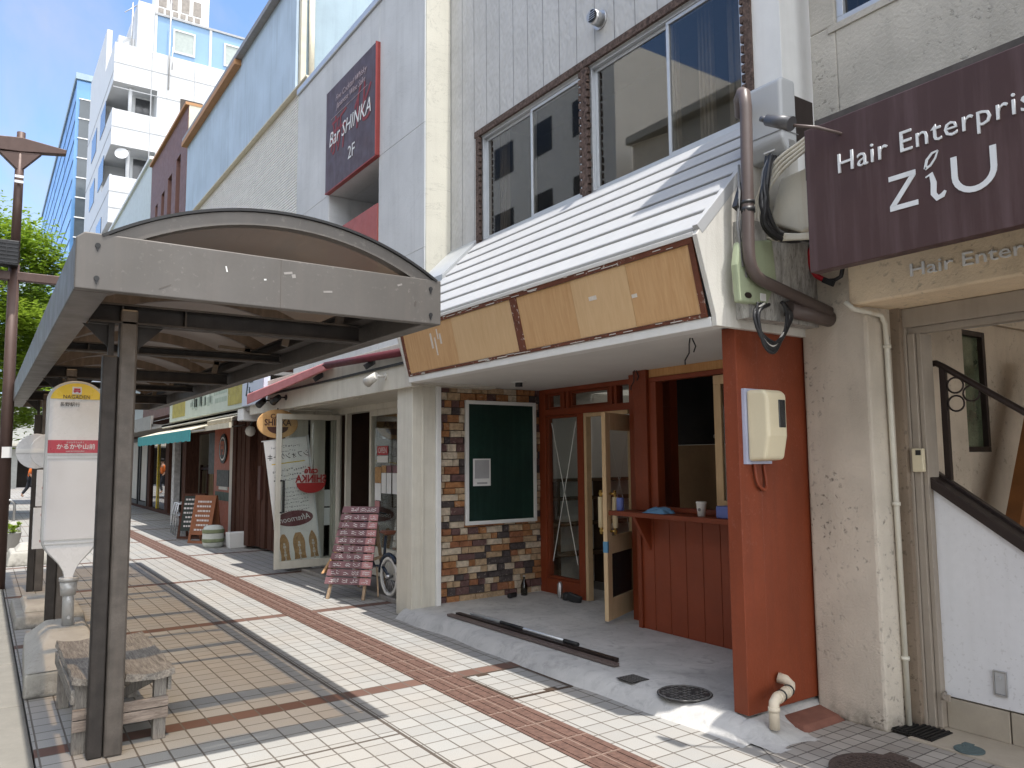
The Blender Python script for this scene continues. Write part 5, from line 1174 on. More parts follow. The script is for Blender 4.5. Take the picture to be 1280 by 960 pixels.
# bicycle
bk = thing('bicycle', 'small dark bicycle with white tyres parked in the cafe front', 'bicycle', (4.02,8.55,.04))
def wheel(y, r, x=4.02):
    m = MB(); m.tube([(x,y+r*math.cos(a*.2094),.045+r+r*math.sin(a*.2094)+.015) for a in range(30)],.020,8,closed=True); w = m.build('wheel', M['tyre_white'], bk)
    m = MB(); m.tube([(x,y+(r-.025)*math.cos(a*.2094),.06+r+(r-.025)*math.sin(a*.2094)) for a in range(30)],.010,6,closed=True); m.build('rim', M['steel'], w)
    m = MB()
    for a in range(14): m.tube([(x,y,.06+r),(x,y+(r-.03)*math.cos(a*.4488),.06+r+(r-.03)*math.sin(a*.4488))],.0025,4)
    m.cyl((x-.04,y,.06+r),(x+.04,y,.06+r),.022,10); m.build('spokes', M['steel'], w)
    m = MB(); P_ = [(x,y+(r+.04)*math.cos(a*.1745+.1),.06+r+(r+.04)*math.sin(a*.1745+.1)) for a in range(14)]; m.tube(P_,.026,7); m.build('mudguard', M['navy'], w)
wheel(8.20,.205); wheel(9.02,.205)
m = MB(); m.tube([(4.02,8.20,.265),(4.02,8.38,.36),(4.02,8.62,.34),(4.02,8.86,.62),(4.02,8.90,.72)],.020,8); m.tube([(4.02,9.02,.265),(4.02,8.93,.55),(4.02,8.88,.86)],.018,8); m.tube([(4.02,8.36,.34),(4.02,8.30,.72)],.017,8); m.tube([(4.02,8.62,.34),(4.02,8.90,.45)],.022,8); m.build('frame', M['navy'], bk)
m = MB(); m.tube([(3.78,8.80,.93),(3.85,8.86,.95),(4.02,8.89,.94),(4.19,8.86,.95),(4.26,8.80,.93)],.011,8); m.build('handlebar', M['black'], bk)
m = MB(); m.hexa([(3.96,8.16,.735),(4.08,8.16,.735),(4.05,8.42,.745),(3.99,8.42,.745)],[(3.94,8.17,.785),(4.10,8.17,.785),(4.04,8.42,.775),(4.0,8.42,.775)]); m.build('saddle', M['saddle'], bk, bevel=.015)
m = MB(); m.wally(8.98,8.99,3.90,4.14,.58,.80); m.wally(9.16,9.17,3.90,4.14,.58,.80); m.box(3.90,3.91,8.99,9.16,.58,.80); m.box(4.13,4.14,8.99,9.16,.58,.80); m.box(3.91,4.13,8.99,9.16,.58,.59); m.build('front_basket', M['saddle'], bk)
m = MB(); m.box(4.10,4.34,7.98,8.16,.34,.62); m.build('side_box', M['curtain'], bk, bevel=.008)
m = MB(); m.tube([(4.02,8.62,.34),(4.10,8.62,.34),(4.12,8.62,.2),(4.16,8.62,.2)],.009,6); m.build('pedal_crank', M['steel'], bk)
m = MB(); m.bar((4.0,8.50,.34),(3.93,8.30,.035),.018,.018); m.build('kickstand', M['aframe_wood'], bk)
bk.location = (bk.location.x-.085, bk.location.y+.10, bk.location.z)
# banner behind the glass door
bn = thing('cafe_banner', 'leaning white cloth cake banner with plum oval seen through the open glass door', 'banner', (3.95,11.85,0))
TL, TR, BR, BL = Vector((3.37,11.33,1.87)), Vector((4.0,11.33,1.955)), Vector((4.23,11.27,.14)), Vector((3.61,11.27,.10))
def bp(u, v, o=0): return (TL.lerp(TR,u)).lerp(BL.lerp(BR,u), v) + Vector((0,-o,0))
def bq(mb, u0,u1,v0,v1,o0,o1): mb.hexa([bp(u0,v0,o0),bp(u1,v0,o0),bp(u1,v1,o0),bp(u0,v1,o0)],[bp(u0,v0,o1),bp(u1,v0,o1),bp(u1,v1,o1),bp(u0,v1,o1)])
m = MB(); bq(m,0,1,0,1,0,.004); m.build('cloth', M['banner'], bn)
ux = (TR-TL).normalized(); uz = -(BL-TL).normalized(); uz = (uz - ux*uz.dot(ux)).normalized()
def btext(s, size, u, v, mm, **k): text('lettering', s, size, bp(u,v,.008), M[mm], bn, ux, uz, sx=-k.pop('sx',1), depth=.001, **k)
btext('シフォンケーキ', .105, .52, .14, 'black', sx=.85)
rnd = random.Random(12)
def smear(u0, u1, v, h, mm):
    m = MB(); u = u0
    while u < u1:
        w = rnd.uniform(.02,.045)
        for q in range(2):
            vv = v+h*rnd.uniform(-.5,.4); bq(m,u,min(u1,u+w),vv,vv+h*rnd.uniform(.12,.3),.0045,.0055)
        u += w+rnd.uniform(.012,.03)
    m.build('faded_print', M[mm], bn)
for v, h, u0, u1 in ((.06,.022,.15,.85),(.095,.014,.35,.7),(.25,.026,.12,.9),(.29,.026,.15,.92),(.33,.026,.12,.85)): smear(u0,u1,v,h,'ink')
for i in range(7): smear(.3,.88,.40+.03*i,.014,'ink')
m = MB(); bq(m,.12,.9,.19,.197,.0045,.0055); m.build('yellow_rule', M['yellow'], bn)
m = MB(); m.prism([tuple(bp(.5+.44*math.cos(a*.2618), .645+.062*math.sin(a*.2618), .006)) for a in range(24)], (0,-.003,0)); m.build('plum_oval', M['banner_brown'], bn)
text('lettering', 'Afternoon', .12, bp(.5,.645,.013), M['paper'], bn, ux, uz, sx=-.9, depth=.001, shear=.2) if True else btext('Afternoon', .12, .5, .645, 'paper', shear=.2, sx=.9)
for k, (u0, u1) in enumerate(((.06,.30),(.38,.68),(.76,.97))):
    m = MB(); q = []
    for i in range(9):
        t = i/8; q.append(bp(u0+.09*(1-t)**3-.02*math.sin(t*6), .76+.21*t, .006))
    for i in range(9):
        t = 1-i/8; q.append(bp(u1-.09*(1-t)**3+.02*math.sin(t*6), .76+.21*t, .006))
    m.prism(q, (0,-.003,0)); m.build('cake_print', M['bread'], bn)
    m = MB(); um = (u0+u1)/2
    for i in range(7):
        v = .83+.022*i; w = .022+.012*math.sin(i*2.1); bq(m,um-w,um+w,v,v+.019,.0095,.011)
    m.build('cream_print', M['creamwhite'], bn)
m = MB(); m.bar(TR+Vector((.02,.0,.02)), BR+Vector((.02,0,-.12)), .022,.022); m.bar(TL+Vector((-.03,0,0)), TR+Vector((.02,0,0)), .014,.014); m.build('pole', M['stop_white'], bn)
m = MB(); m.box(4.1,4.5,11.2,11.33,.0,.11); m.build('foot', M['stop_white'], bn, bevel=.02)
ov = thing('oval_plaque', 'oval wooden cafe plaque with dark lettering over the banner', 'sign', (3.56,11.32,2.13))
m = MB(); m.disc((3.56,11.32,2.13),(0,-1,0),.30,40,.03,1,.70); m.build('plaque', M['oval'], ov, bevel=.005)
text('lettering', 'CAFE', .095, (3.56,11.285,2.235), M['coffee'], ov, (1,0,0), bold=.002); text('lettering', 'SHINKA', .13, (3.56,11.285,2.145), M['coffee'], ov, (1,0,0), bold=.003, sx=.85)
m = MB(); m.prism([(3.56+.155*math.cos(math.pi+math.pi*i/16),11.288,2.085+.10*math.sin(math.pi+math.pi*i/16)) for i in range(17)],(0,-.002,0)); m.build('cup_emblem', M['coffee'], ov)
m = MB(); m.cyl((3.56,11.305,2.34),(3.56,11.305,2.36),.01,6); m.build('hanger', M['black'], ov)

# ------------------------------------------------------------------ blue panelled building with older shops below
bl = thing('blue_panel_building', 'building with a broad faded blue parapet panel above grey louvres', 'building', (4.3,17,0))
m = MB(); m.box(4.255,4.30,12.92,21.8,8.02,10.2); m.build('parapet_panel', M['blue_panel'], bl)
m = MB(); m.box(4.12,4.45,12.9,21.85,10.2,10.3); m.build('parapet_coping', M['coping'], bl); m = MB(); m.box(4.11,4.254,16.5,21.85,10.08,10.197); m.build('rusty_edge', M['rust'], bl)
m = MB(); m.box(4.31,11,12.92,21.8,3.3,10.1); m.build('main_block', M['pale_wall'], bl)
m = MB(); m.box(4.31,4.40,12.80,12.915,7.72,10.3); m.build('corner_flashing', M['cream_canvas'], bl)
m = MB(); m.box(4.36,11,12.88,12.915,7.5,13.0); m.box(4.36,11,12.92,14.6,10.31,13.0); m.build('stair_tower', M['pale_wall'], bl)
m = MB(); m.cyl((4.5,12.78,7.7),(4.5,12.82,10.2),.05,10); m.build('downpipe', M['cream_canvas'], bl)
m = MB()
for i in range(46):
    z = 5.6+.052*i; m.prism([(4.288,12.3,z),(4.288,12.3,z+.012),(4.298,12.3,z+.040),(4.302,12.3,z+.040),(4.302,12.3,z)], (0,9.4,0))
m.box(4.302,4.309,12.25,21.75,5.5,8.0); m.build('louvre_screen', M['louver'], bl)
m = MB(); m.box(4.2,4.31,12.2,21.8,7.99,8.015); m.box(4.22,4.31,12.2,12.27,5.5,7.99); m.build('louvre_edge', M['cream_canvas'], bl)
m = MB(); m.wallx(4.40,4.56,12.92,21.8,0,3.3,[(18.35,20.75,.05,2.25)]); m.build('street_wall', M['brown_wood'], bl)
m = MB(); m.box(3.62,4.4,12.92,21.8,2.42,2.48); m.box(3.62,4.4,12.92,21.8,3.02,3.08); m.build('street_canopy', M['coping'], bl)
# wooden front beside the cafe
m = MB()
for i, y in enumerate((12.35,12.62,12.95,13.25,13.6,13.95,14.3,14.6,14.95,15.3,15.65,15.95)):
    m.box(4.22-.02*(i%2),4.30,y,y+.24,.05,2.4)
m.box(4.08,4.30,14.55,14.8,.05,2.38); m.build('plank_front', M['brown_wood'], bl)
m = MB(); m.box(4.12,4.2,12.95,13.12,1.25,2.0); m.box(4.15,4.199,14.1,14.24,.9,1.5); m.build('name_plate', M['coffee'], bl)
m = MB(); m.box(4.10,4.199,13.0,13.12,.45,.62); m.build('socket_box', M['curtain'], bl)
m = MB(); m.box(4.24,4.34,16.3,16.55,.05,2.4); m.build('white_post', M['old_white'], bl)
m = MB(); m.box(3.9,3.96,12.3,12.36,.02,2.38); m.build('red_post', M['red_panel'], bl)
# red panel and curtained opening
m = MB(); m.box(4.36,4.40,16.9,18.33,.05,2.3); m.build('orange_panel', M['red_panel'], bl)
rd = MB().disc((4.35,17.5,1.86),(-1,0,0),.32,28,.02).build('round_emblem', M['black'], bl)
MB().disc((4.328,17.5,1.86),(-1,0,0),.255,28,.004).build('emblem_ring', M['paper'], rd); MB().disc((4.323,17.5,1.86),(-1,0,0),.22,28,.004).build('emblem_field', M['black'], rd)
text('lettering', '円', .30, (4.318,17.5,1.86), M['red_panel'], rd, bold=.02)
m = MB(); m.box(4.34,4.359,17.0,18.0,1.05,1.4); m.build('poster', M['black'], bl); m = MB(); m.box(4.34,4.359,16.95,18.1,.75,.93); m.build('poster', mat('dark poster', (.06,.09,.07), .6, var=.6, ns=9), bl)
m = MB(); m.box(4.34,4.359,17.1,17.8,.98,1.045); m.build('poster_strip', M['paper'], bl)
m = MB(); m.box(6.5,6.6,14.9,21,.05,2.6); m.box(4.6,6.5,14.8,14.9,.05,2.6); m.box(4.6,6.5,20.7,20.8,.05,2.6); m.box(4.57,6.5,14.9,20.7,.0,.05); m.build('shop_interior', mat('cream interior', (.40,.34,.25), .8), bl)
m = MB()
for i in range(26):
    y = 18.5+.085*i; m.box(4.62+.03*(i%2),4.66+.03*(i%2),y,y+.085,.1,1.35)
m.build('cream_curtain', mat('ochre curtain', (.30,.24,.15), .8, var=.2), bl)
m = MB()
for y in (18.45,19.2,19.9,20.6): m.box(4.58,4.64,y,y+.07,.05,1.5)
m.box(4.58,4.64,18.4,20.7,1.38,1.44); m.build('curtain_rail', M['coffee'], bl)
m = MB(); m.box(4.38,4.42,18.34,18.95,1.3,2.24); m.build('dark_noren', M['black'], bl)
m = MB(); m.box(3.98,4.12,20.7,21.0,.02,2.42); m.build('stickered_pillar', mat('pillar with bills', (.52,.52,.52), .7, var=.35, ns=11), bl)
m = MB(); m.box(4.1,4.4,20.0,20.4,.02,2.42); m.build('dark_pillar', M['brown_wood'], bl)
# sign boards over the shops
s1 = thing('shop_signboard', 'long faded green and mustard signboard with worn away lettering', 'signboard', (3.6,16.2,2.48))
MB().box(3.56,3.66,13.17,19.25,2.485,3.015).build('board', M['board_green'], s1, bevel=.005)
m = MB(); m.box(3.552,3.558,13.2,14.1,2.56,3.0); m.build('mustard_patch', M['mustard'], s1); m = MB(); m.box(3.552,3.558,17.6,18.9,2.56,3.0); m.build('mustard_patch', M['mustard'], s1)
rnd = random.Random(6); m = MB()
for y0, y1, z0, z1 in ((15.2,15.9,2.62,2.90),(16.0,16.5,2.60,2.92),(16.6,17.1,2.63,2.9)):
    for i in range(5):
        y = rnd.uniform(y0,y1); m.box(3.556,3.559,y,y+rnd.uniform(.05,.25),rnd.uniform(z0,z0+.1),z1-rnd.uniform(0,.1))
for r_ in range(2):
    y = 14.2
    while y < 15.05:
        w = rnd.uniform(.06,.13); m.box(3.556,3.559,y,y+w,2.66+.15*r_,2.75+.15*r_); y += w+.03
m.build('worn_lettering', M['board_ghost'], s1)
s2 = thing('shop_signboard', 'bluish white signboard with a bold black brush character', 'signboard', (3.58,12.4,2.5))
MB().box(3.54,3.64,11.95,13.15,2.49,3.06).build('board', M['board_white'], s2, bevel=.005)
text('lettering', 'た', .46, (3.535,12.72,2.80), M['navy'], s2, depth=.002, bold=.006, sx=1.1)
# canvas awnings
ta = thing('shop_awning', 'teal canvas awning with a pale top over the older shops', 'awning', (3.8,18,2.3))
m = MB(); m.hexa([(3.20,15.3,2.17),(4.30,15.3,2.50),(4.30,15.3,2.515),(3.20,15.3,2.185)],[(3.20,21.1,2.17),(4.30,21.1,2.50),(4.30,21.1,2.515),(3.20,21.1,2.185)]); m.build('canvas_top', M['cream_canvas'], ta)
m = MB()
for i in range(24): m.box(3.19,3.20,15.3+5.8*i/24,15.3+5.8*(i+.97)/24,1.965+.012*(i%2),2.185)
m.build('valance', M['teal'], ta)
m = MB(); m.bar((3.22,15.35,2.15),(4.3,15.35,2.3),.03,.03); m.bar((3.22,21.05,2.15),(4.3,21.05,2.3),.03,.03); m.build('frame_arm', M['steel'], ta)
ca = thing('shop_awning', 'retracted cream and brown scalloped awning in a white cassette', 'awning', (3.7,14.5,2.4))
m = MB(); m.box(3.62,3.80,13.55,20.5,2.40,2.475); m.build('cassette', M['white_paint'], ca, bevel=.01); m = MB(); m.box(3.58,3.86,13.2,13.55,2.27,2.475); m.build('end_box', M['white_paint'], ca, bevel=.01)
m = MB(); m.mi = 0; n = 40
for i in range(n):
    y = 13.6+1.75*i/n*1.0; m.mi = i % 2; m.prism([(3.50,y,2.335),(3.50,y+.0437,2.335),(3.50,y+.0437,2.28),(3.50,y+.022,2.255),(3.50,y,2.28)],(.006,0,0)); m.mi = 0; m.hexa([(3.50,y,2.335),(3.506,y,2.335),(3.70,y,2.40),(3.70,y,2.41)],[(3.50,y+.0437,2.335),(3.506,y+.0437,2.335),(3.70,y+.0437,2.40),(3.70,y+.0437,2.41)])
m.build('scalloped_valance', [M['cream_canvas'], M['stripe_brown']], ca)
m = MB(); m.box(3.46,3.50,13.6,20.4,2.16,2.25); m.build('front_rail', M['cream_canvas'], ca)
bulb = thing('globe_lamp', 'small white globe lamp hanging under the awning end box', 'lamp', (3.9,13.4,2.1)); MB().lathe((3.86,13.75,2.02), [(.02,0),(.07,.03),(.09,.09),(.07,.15),(.03,.18)], 16).build('globe', M['old_white'], bulb); m = MB(); m.tube([(3.86,13.75,2.2),(3.86,13.6,2.3)],.02,8); m.build('arm', M['black'], bulb)
# boards, chairs, barrel on the pavement
def aboard(x, y, rz, face, wood, label, h=.95, w=.50, txt=None):
    t = thing('sandwich_board', label, 'sandwich board', (0,0,0), 'sandwich boards outside the older shops')
    m = MB(); m.framex(-.155,-.13,-w/2,w/2,.0,h,.05); 
    def lean(mb, s):
        mb.v = [(p[0]*1 + s*(p[2]-h)*-.26*1 - (0 if s > 0 else -.29), p[1], p[2]) for p in mb.v]; return mb
    m.v = [(p[0]+.20*p[2]/h+.0, p[1], p[2]) for p in m.v]; m.build('front_frame', M[wood], t)
    m = MB(); m.box(-.150,-.138,-w/2+.05,w/2-.05,.16,h-.05); m.v = [(p[0]+.20*p[2]/h, p[1], p[2]) for p in m.v]; f = m.build('writing_board', M[face], t)
    m = MB(); m.framex(.20,.225,-w/2,w/2,.0,h,.05); m.box(.205,.22,-w/2+.05,w/2-.05,.16,h-.05); m.v = [(p[0]-.14*p[2]/h, p[1], p[2]) for p in m.v]; m.build('rear_frame', M[wood], t)
    m = MB(); rr = random.Random(len(label))
    for r_ in range(7):
        yy = -w/2+.09
        while yy < w/2-.12:
            ww = rr.uniform(.02,.06); z = .24+.09*r_; xx = -.153+.20*z/h; m.box(xx-.004,xx,yy,yy+ww,z,z+.035); yy += ww+.015
    m.build('chalk_writing', M['chalk'], f)
    t.location = (x,y,0); t.rotation_euler = (0,0,rz); return t
aboard(3.70,16.25,R(38),'board_wood','board_wood','orange brown wooden sandwich board next to the barrel',.92)
aboard(3.72,17.35,R(48),'board_black','brown_wood','blackboard sandwich board next to the silver chairs',.92)
ba = thing('barrel_stool', 'pale barrel shaped stool with faded green bands on the pavement', 'barrel', (3.66,15.3,0))
m = MB(); m.lathe((3.66,15.3,0), [(.16,0),(.185,.05),(.195,.17),(.19,.30),(.165,.38),(.10,.405),(.01,.41)], 24); m.build('body', M['barrel'], ba); m = MB()
for z in (.10,.265): m.lathe((3.66,15.3,z), [(.194,0),(.198,.02),(.197,.055),(.193,.07)], 24)
m.build('green_band', M['barrel_green'], ba)
m = MB(); m.hexa([(3.85,14.86,0),(4.15,14.86,0),(4.15,15.1,0),(3.85,15.1,0)],[(3.83,14.84,.28),(4.17,14.84,.28),(4.17,15.12,.28),(3.83,15.12,.28)]); tag(m.build('foam_box', M['paper'], bevel=.01), 'white tapered box on the pavement beside the barrel', 'box')
def chair(x, y, rz, label):
    t = thing('cafe_chair', label, 'chair', (0,0,0), 'silver chairs outside the older shops')
    for sx in (-.22,.22):
        m = MB(); m.tube([(sx,-.22,0),(sx*1.0,-.20,.44),(sx,-.16,.66),(sx,.02,.68),(sx,.20,.66)],.013,8); m.build('front_leg', M['chair'], t)
        m = MB(); m.tube([(sx*.95,.26,0),(sx*.9,.20,.44),(sx*.9,.26,.84)],.013,8); m.build('rear_leg', M['chair'], t)
    m = MB(); m.box(-.2,.2,-.2,.2,.43,.45); m.build('seat', M['chair'], t, bevel=.01)
    m = MB()
    for z in (.58,.67,.76,.84): m.tube([(-.2,.22+.05*(z-.44),z),(0,.26+.05*(z-.44),z),(.2,.22+.05*(z-.44),z)],.014,6)
    m.build('backrest', M['chair'], t)
    t.location = (x,y,0); t.rotation_euler = (0,0,rz)
chair(3.82,18.75,R(-95),'silver metal cafe chair farther from the blackboard sandwich board'); chair(3.80,18.05,R(-85),'silver metal cafe chair right behind the blackboard sandwich board')
m = MB(); m.box(4.2,4.26,18.6,18.95,0,.75); m.v = [(p[0]-.2*(.75-p[2]),p[1],p[2]) for p in m.v]; tag(m.build('leaning_board', M['brown_wood']), 'dark brown board leaning against the curtained shopfront', 'board')

# ------------------------------------------------------------------ farther buildings on the same side
bc = thing('brown_building', 'narrow reddish brown clad building with tall slit windows', 'building', (4.3,24.8,0))
m = MB(); m.wallx(4.3,4.6,22.1,27.6,2.9,11.4,[(22.9,23.5,6,10.3),(24.1,24.7,6,10.1),(25.2,25.7,6,9.9),(26.3,26.7,6,9.8)]); m.build('wall', M['brown_clad'], bc)
m = MB(); m.box(4.32,10,22.06,22.098,3,11.4); m.build('side_wall', M['cream_canvas'], bc); m = MB(); m.box(4.6,10,22.1,27.6,11.2,11.35); m.build('roof', M['coping'], bc); m = MB(); m.box(4.22,4.7,22.05,27.62,11.4,11.48); m.build('roof_edge', M['rust'], bc)
for a, b, c in ((22.9,23.5,10.3),(24.1,24.7,10.1),(25.2,25.7,9.9),(26.3,26.7,9.8)): MB().box(4.5,4.52,a,b,6,c).build('slit_window', M['brown_room'], bc)
m = MB(); m.wallx(4.70,4.85,22.1,33.4,0,2.9,[(23,25.3,.05,2.2),(25.8,28.4,.1,2.2),(28.8,33,.1,2.4)]); m.build('street_wall', M['brown_wood'], bc)
m = MB(); m.box(3.62,4.7,21.9,33.4,2.5,2.56); m.box(3.6,3.66,21.9,33.4,2.42,2.78); m.build('street_canopy', M['coping'], bc)
m = MB(); m.box(4.76,4.77,25.8,28.4,.1,2.2); m.build('shop_window', M['dark_glass'], bc); m = MB(); m.box(5.5,5.6,22.5,33,0,2.6); m.build('shop_backwall', mat('hazy shop interior', (.22,.2,.16), .8, var=.6, ns=2.5), bc)
m = MB(); m.box(4.72,4.75,27.2,27.3,.1,2.2); m.build('yellow_reflection_bar', M['yellow'], bc)  # yellow reflection in the glass, put in as a coloured bar
for a, b in ((28.9,30.3),(30.9,32.7)): MB().box(4.73,4.76,a,b,.25,2.35).build('white_door_panel', M['old_white'], bc)
m = MB(); m.framex(4.68,4.76,28.8,30.4,.1,2.42,.12); m.framex(4.68,4.76,30.7,33,.1,2.42,.12); m.build('door_frame', M['black'], bc)
bg = thing('grey_building', 'pale green grey low building between the brown one and the white tower', 'building', (4.3,32,0))
m = MB(); m.box(4.3,10,27.65,38,2.9,11.7); m.build('wall', M['grey_clad'], bg); m = MB(); m.box(4.22,10.1,27.64,38.05,11.7,11.8); m.build('roof_edge', M['white_paint'], bg)
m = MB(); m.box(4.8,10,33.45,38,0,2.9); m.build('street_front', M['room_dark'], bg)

# white tower block with corner balconies
wt = thing('white_tower_block', 'tall white tiled tower block with cut out corner balconies and a pale blue top band', 'apartment block', (5,50,0))
AX, AY = 5.0, 45.4
bal = [(16.9,18.6),(20.6,22.15),(12.6,14.3)]
m = MB(); zs = [0]
for a, b in sorted(bal): zs += [a, b]
zs.append(24.35)
for i in range(0, len(zs)-1):
    if i % 2 == 0: m.box(AX,18,AY,58,zs[i],zs[i+1])
    else: m.box(AX+1.15,18,AY+1.4,58,zs[i],zs[i+1]); m.box(AX+2.2,18,AY,AY+1.4,zs[i],zs[i+1]); m.box(AX,AX+1.15,AY+3.6,58,zs[i],zs[i+1])
m.build('main_block', M['apt_white'], wt)
for a, b in bal:
    m = MB(); m.box(AX+.0,AX+.10,AY+.05,AY+3.55,a-.0,a+.05); m.cyl((AX+.9,AY+.4,a),(AX+.9,AY+.4,b),.10,8); p = m.build('balcony_post', M['apt_white'], wt)
    m = MB(); m.box(AX+1.12,AX+1.149,AY+1.6,AY+3.3,a+.1,b-.1); m.box(AX+1.3,AX+2.1,AY+1.37,AY+1.399,a+.1,b-.1); m.build('balcony_window', M['black_glass'], wt)
m = MB(); m.cyl((AX+.35,AY+.3,21.0-2.2),(AX+.35,AY+.3,21.0-2.2),.3,12) if False else m.disc((AX+.55,AY+.1,18.2),(-.3,-1,.3),.34,20,.05); m.build('satellite_dish', M['apt_white'], wt)
m = MB()
for z in (23.2,19.6,16.0,15.1,12.0,22.7-.9): m.box(AX-.01,14,AY-.015,AY,z,z+.05)
for z in (19.5,16.0,22.7): m.box(AX-.015,AX,AY,58,z,z+.05)
for x in (6.85,9.1,11.4): m.box(x,x+.05,AY-.014,AY,8,24.3)
m.build('facade_joint', M['apt_line'], wt)
for a, b in ((48.2,50.6),(52.5,55)):
    for z in (13.8,17.4,20.6): MB().box(AX-.03,AX-.001,a,b,z,z+1.5).build('side_window', M['black_glass'], wt)
MB().box(8.4,9.6,AY-.05,AY-.001,20.7,22.0).build('side_recess', M['room_dark'], wt)
m = MB(); m.box(AX+1.95,18,AY+.3,57,24.35,26.7); m.build('blue_top_band', M['apt_blue'], wt)
m = MB(); m.box(AX+1.1,AX+1.94,AY+.2,57,24.35,27.2); m.box(AX+.3,AX+1.09,AY+1.2,57,24.35,25.4); m.box(AX,AX+.29,AY+4,57.5,24.35,27.0); m.build('stair_tower', M['apt_white'], wt)
m = MB(); m.box(AX+1.9,18,AY+.22,57,26.7,26.82); m.build('roof_edge', M['apt_line'], wt)
m = MB()
for x in (6.97,9.92): m.box(x,x+.14,AY+.25,AY+.299,24.35,26.7)
m.build('white_mullion', M['apt_white'], wt)
for x0, x1 in ((7.95,9.15),(10.75,11.9)):
    m = MB(); m.wally(AY+.22,AY+.299,x0,x1,24.75,26.15,[(x0+.1,x1-.1,24.85,26.05)]); w = m.build('window', M['apt_white'], wt); MB().box(x0+.1,x1-.1,AY+.26,AY+.29,24.85,26.05).build('pane', mat('blind behind glass', (.33,.37,.35), .4), w)
m = MB(); m.cyl((7.7,AY-.3,22.2),(7.7,AY-.3,28.2),.05,6); m.cyl((7.85,AY-.35,23.4),(7.85,AY-.35,24.7),.03,6); m.cyl((5.9,AY+.8,24.4),(5.9,AY+.8,27.3),.05,6); m.cyl((5.5,AY+.8,26.6),(6.1,AY+.8,27.2),.03,6); m.build('antenna', M['steel'], wt)
rb = MB().box(7.2,10.1,AY+1.4,AY+3,26.82,29.5).build('roof_sign', M['white_paint'], wt)
m = MB()
for x in (7.3,7.9,8.55,9.2): m.box(x,x+.45,AY+1.37,AY+1.399,27.9,28.8)
for x in (7.3,7.7,8.1,8.5,8.9,9.3): m.box(x,x+.3,AY+1.37,AY+1.399,27.5,27.8)
m.build('sign_marks', M['curtain'], rb)
# blue glass tower
gt = thing('blue_glass_tower', 'blue curtain wall office tower behind the white block', 'office tower', (5,80,0))
m = MB(); m.box(5.0,7.2,69,112,0,32.2); m.build('glass_shaft', M['tower_glass'], gt)
m = MB(); m.box(5.25,6.6,68.86,68.995,0,30.6); m.build('grey_glass_bay', M['tower_dark'], gt)
m = MB(); m.box(6.6,9,68.9,100,0,31.6); m.build('white_core', M['apt_white'], gt)
m = MB()
for i in range(18): m.box(5.2,6.65,68.80,68.859,3+1.62*i,3.08+1.62*i)
m.build('white_rail', M['white_paint'], gt)
m = MB()
for i in range(20): m.box(4.97,4.999,69,112,1.2+1.62*i,1.27+1.62*i)
for i in range(3): m.box(4.99,4.999,78+12*i,78.06+12*i,0,32)
m.build('mullion', M['line_dark'], gt)
m = MB(); m.box(4.9,9,68.8,112,32.2,32.7); m.build('roof_edge', M['pale_wall'], gt)
lb = thing('pale_block', 'pale grey flat block seen low behind the street trees', 'building', (3.5,130,0))
m = MB(); m.box(2.2,9,125,140,0,33); m.build('block', M['pale_wall'], lb); m = MB()
for i in range(8): m.box(2.15,2.199,125,140,4+3.4*i,5.6+3.4*i)
m.build('window_band', M['tower_dark'], lb)
# end of the street
es = thing('corner_store', 'low dark shop with a white upper wall at the far end of the pavement', 'shop building', (1.5,57,0))
m = MB(); m.wally(57,57.4,-8,4.4,0,5.5,[(-7,.2,0,2.5),(.6,1.5,0,2.5),(1.9,3.9,0,2.5)]); m.build('wall', mat('pale shop wall', (.48,.49,.47), .7), es)
m = MB(); m.box(-8,4.4,59,59.2,0,2.6); m.box(-8,4.4,57.45,59,2.55,2.65); m.build('dark_interior', M['room_dark'], es)
m = MB(); m.box(1.95,2.7,56.9,56.98,1.9,3.0); m.build('white_notice', M['paper'], es)
m = MB(); m.box(1.2,1.9,57.5,57.6,1.2,1.6); m.build('green_sign', mat('green sign', (.04,.30,.16), .5), es)
m = MB(); m.box(-8,4.4,56.2,57,2.6,2.75); m.build('canopy', M['cream'], es)

# the other side of the road, mirrored in the shop windows
ob = thing('apartment_block', 'cream apartment block across the road, mirrored in the upstairs windows', 'apartment block', (-12,10,0))
hl = [(y, y+1.5, z, z+1.5) for y in (-16,-12.5,-9,-5.5,-2,1.5,5,8.5,12,15.5,19) for z in (1.0,4.4,7.6,10.8)]
m = MB(); m.wallx(-12.4,-12,-20,22,0,14,hl); m.box(-24,-12.4,-20,22,0,14); m.build('wall', mat('cream apartment render', (.62,.58,.50), .7), ob)
m = MB(); m.box(-12.02,-11.6,-20,22,13.9,14.2); m.build('cornice', M['cream'], ob)
for h in hl: MB().box(-12.3,-12.25,*h).build('window', M['black_glass'], ob)
oc = thing('office_block', 'taller grey office block across the road farther along', 'office block', (-12,34,0))
m = MB(); m.box(-26,-12,23,50,0,19); m.build('wall', mat('white office render', (.80,.79,.76), .6), oc)
for i in range(5):
    for j in range(8): MB().box(-11.98,-11.999,24+3.2*j,25.7+3.2*j,2+3.4*i,3.6+3.4*i).build('window', M['black_glass'], oc)
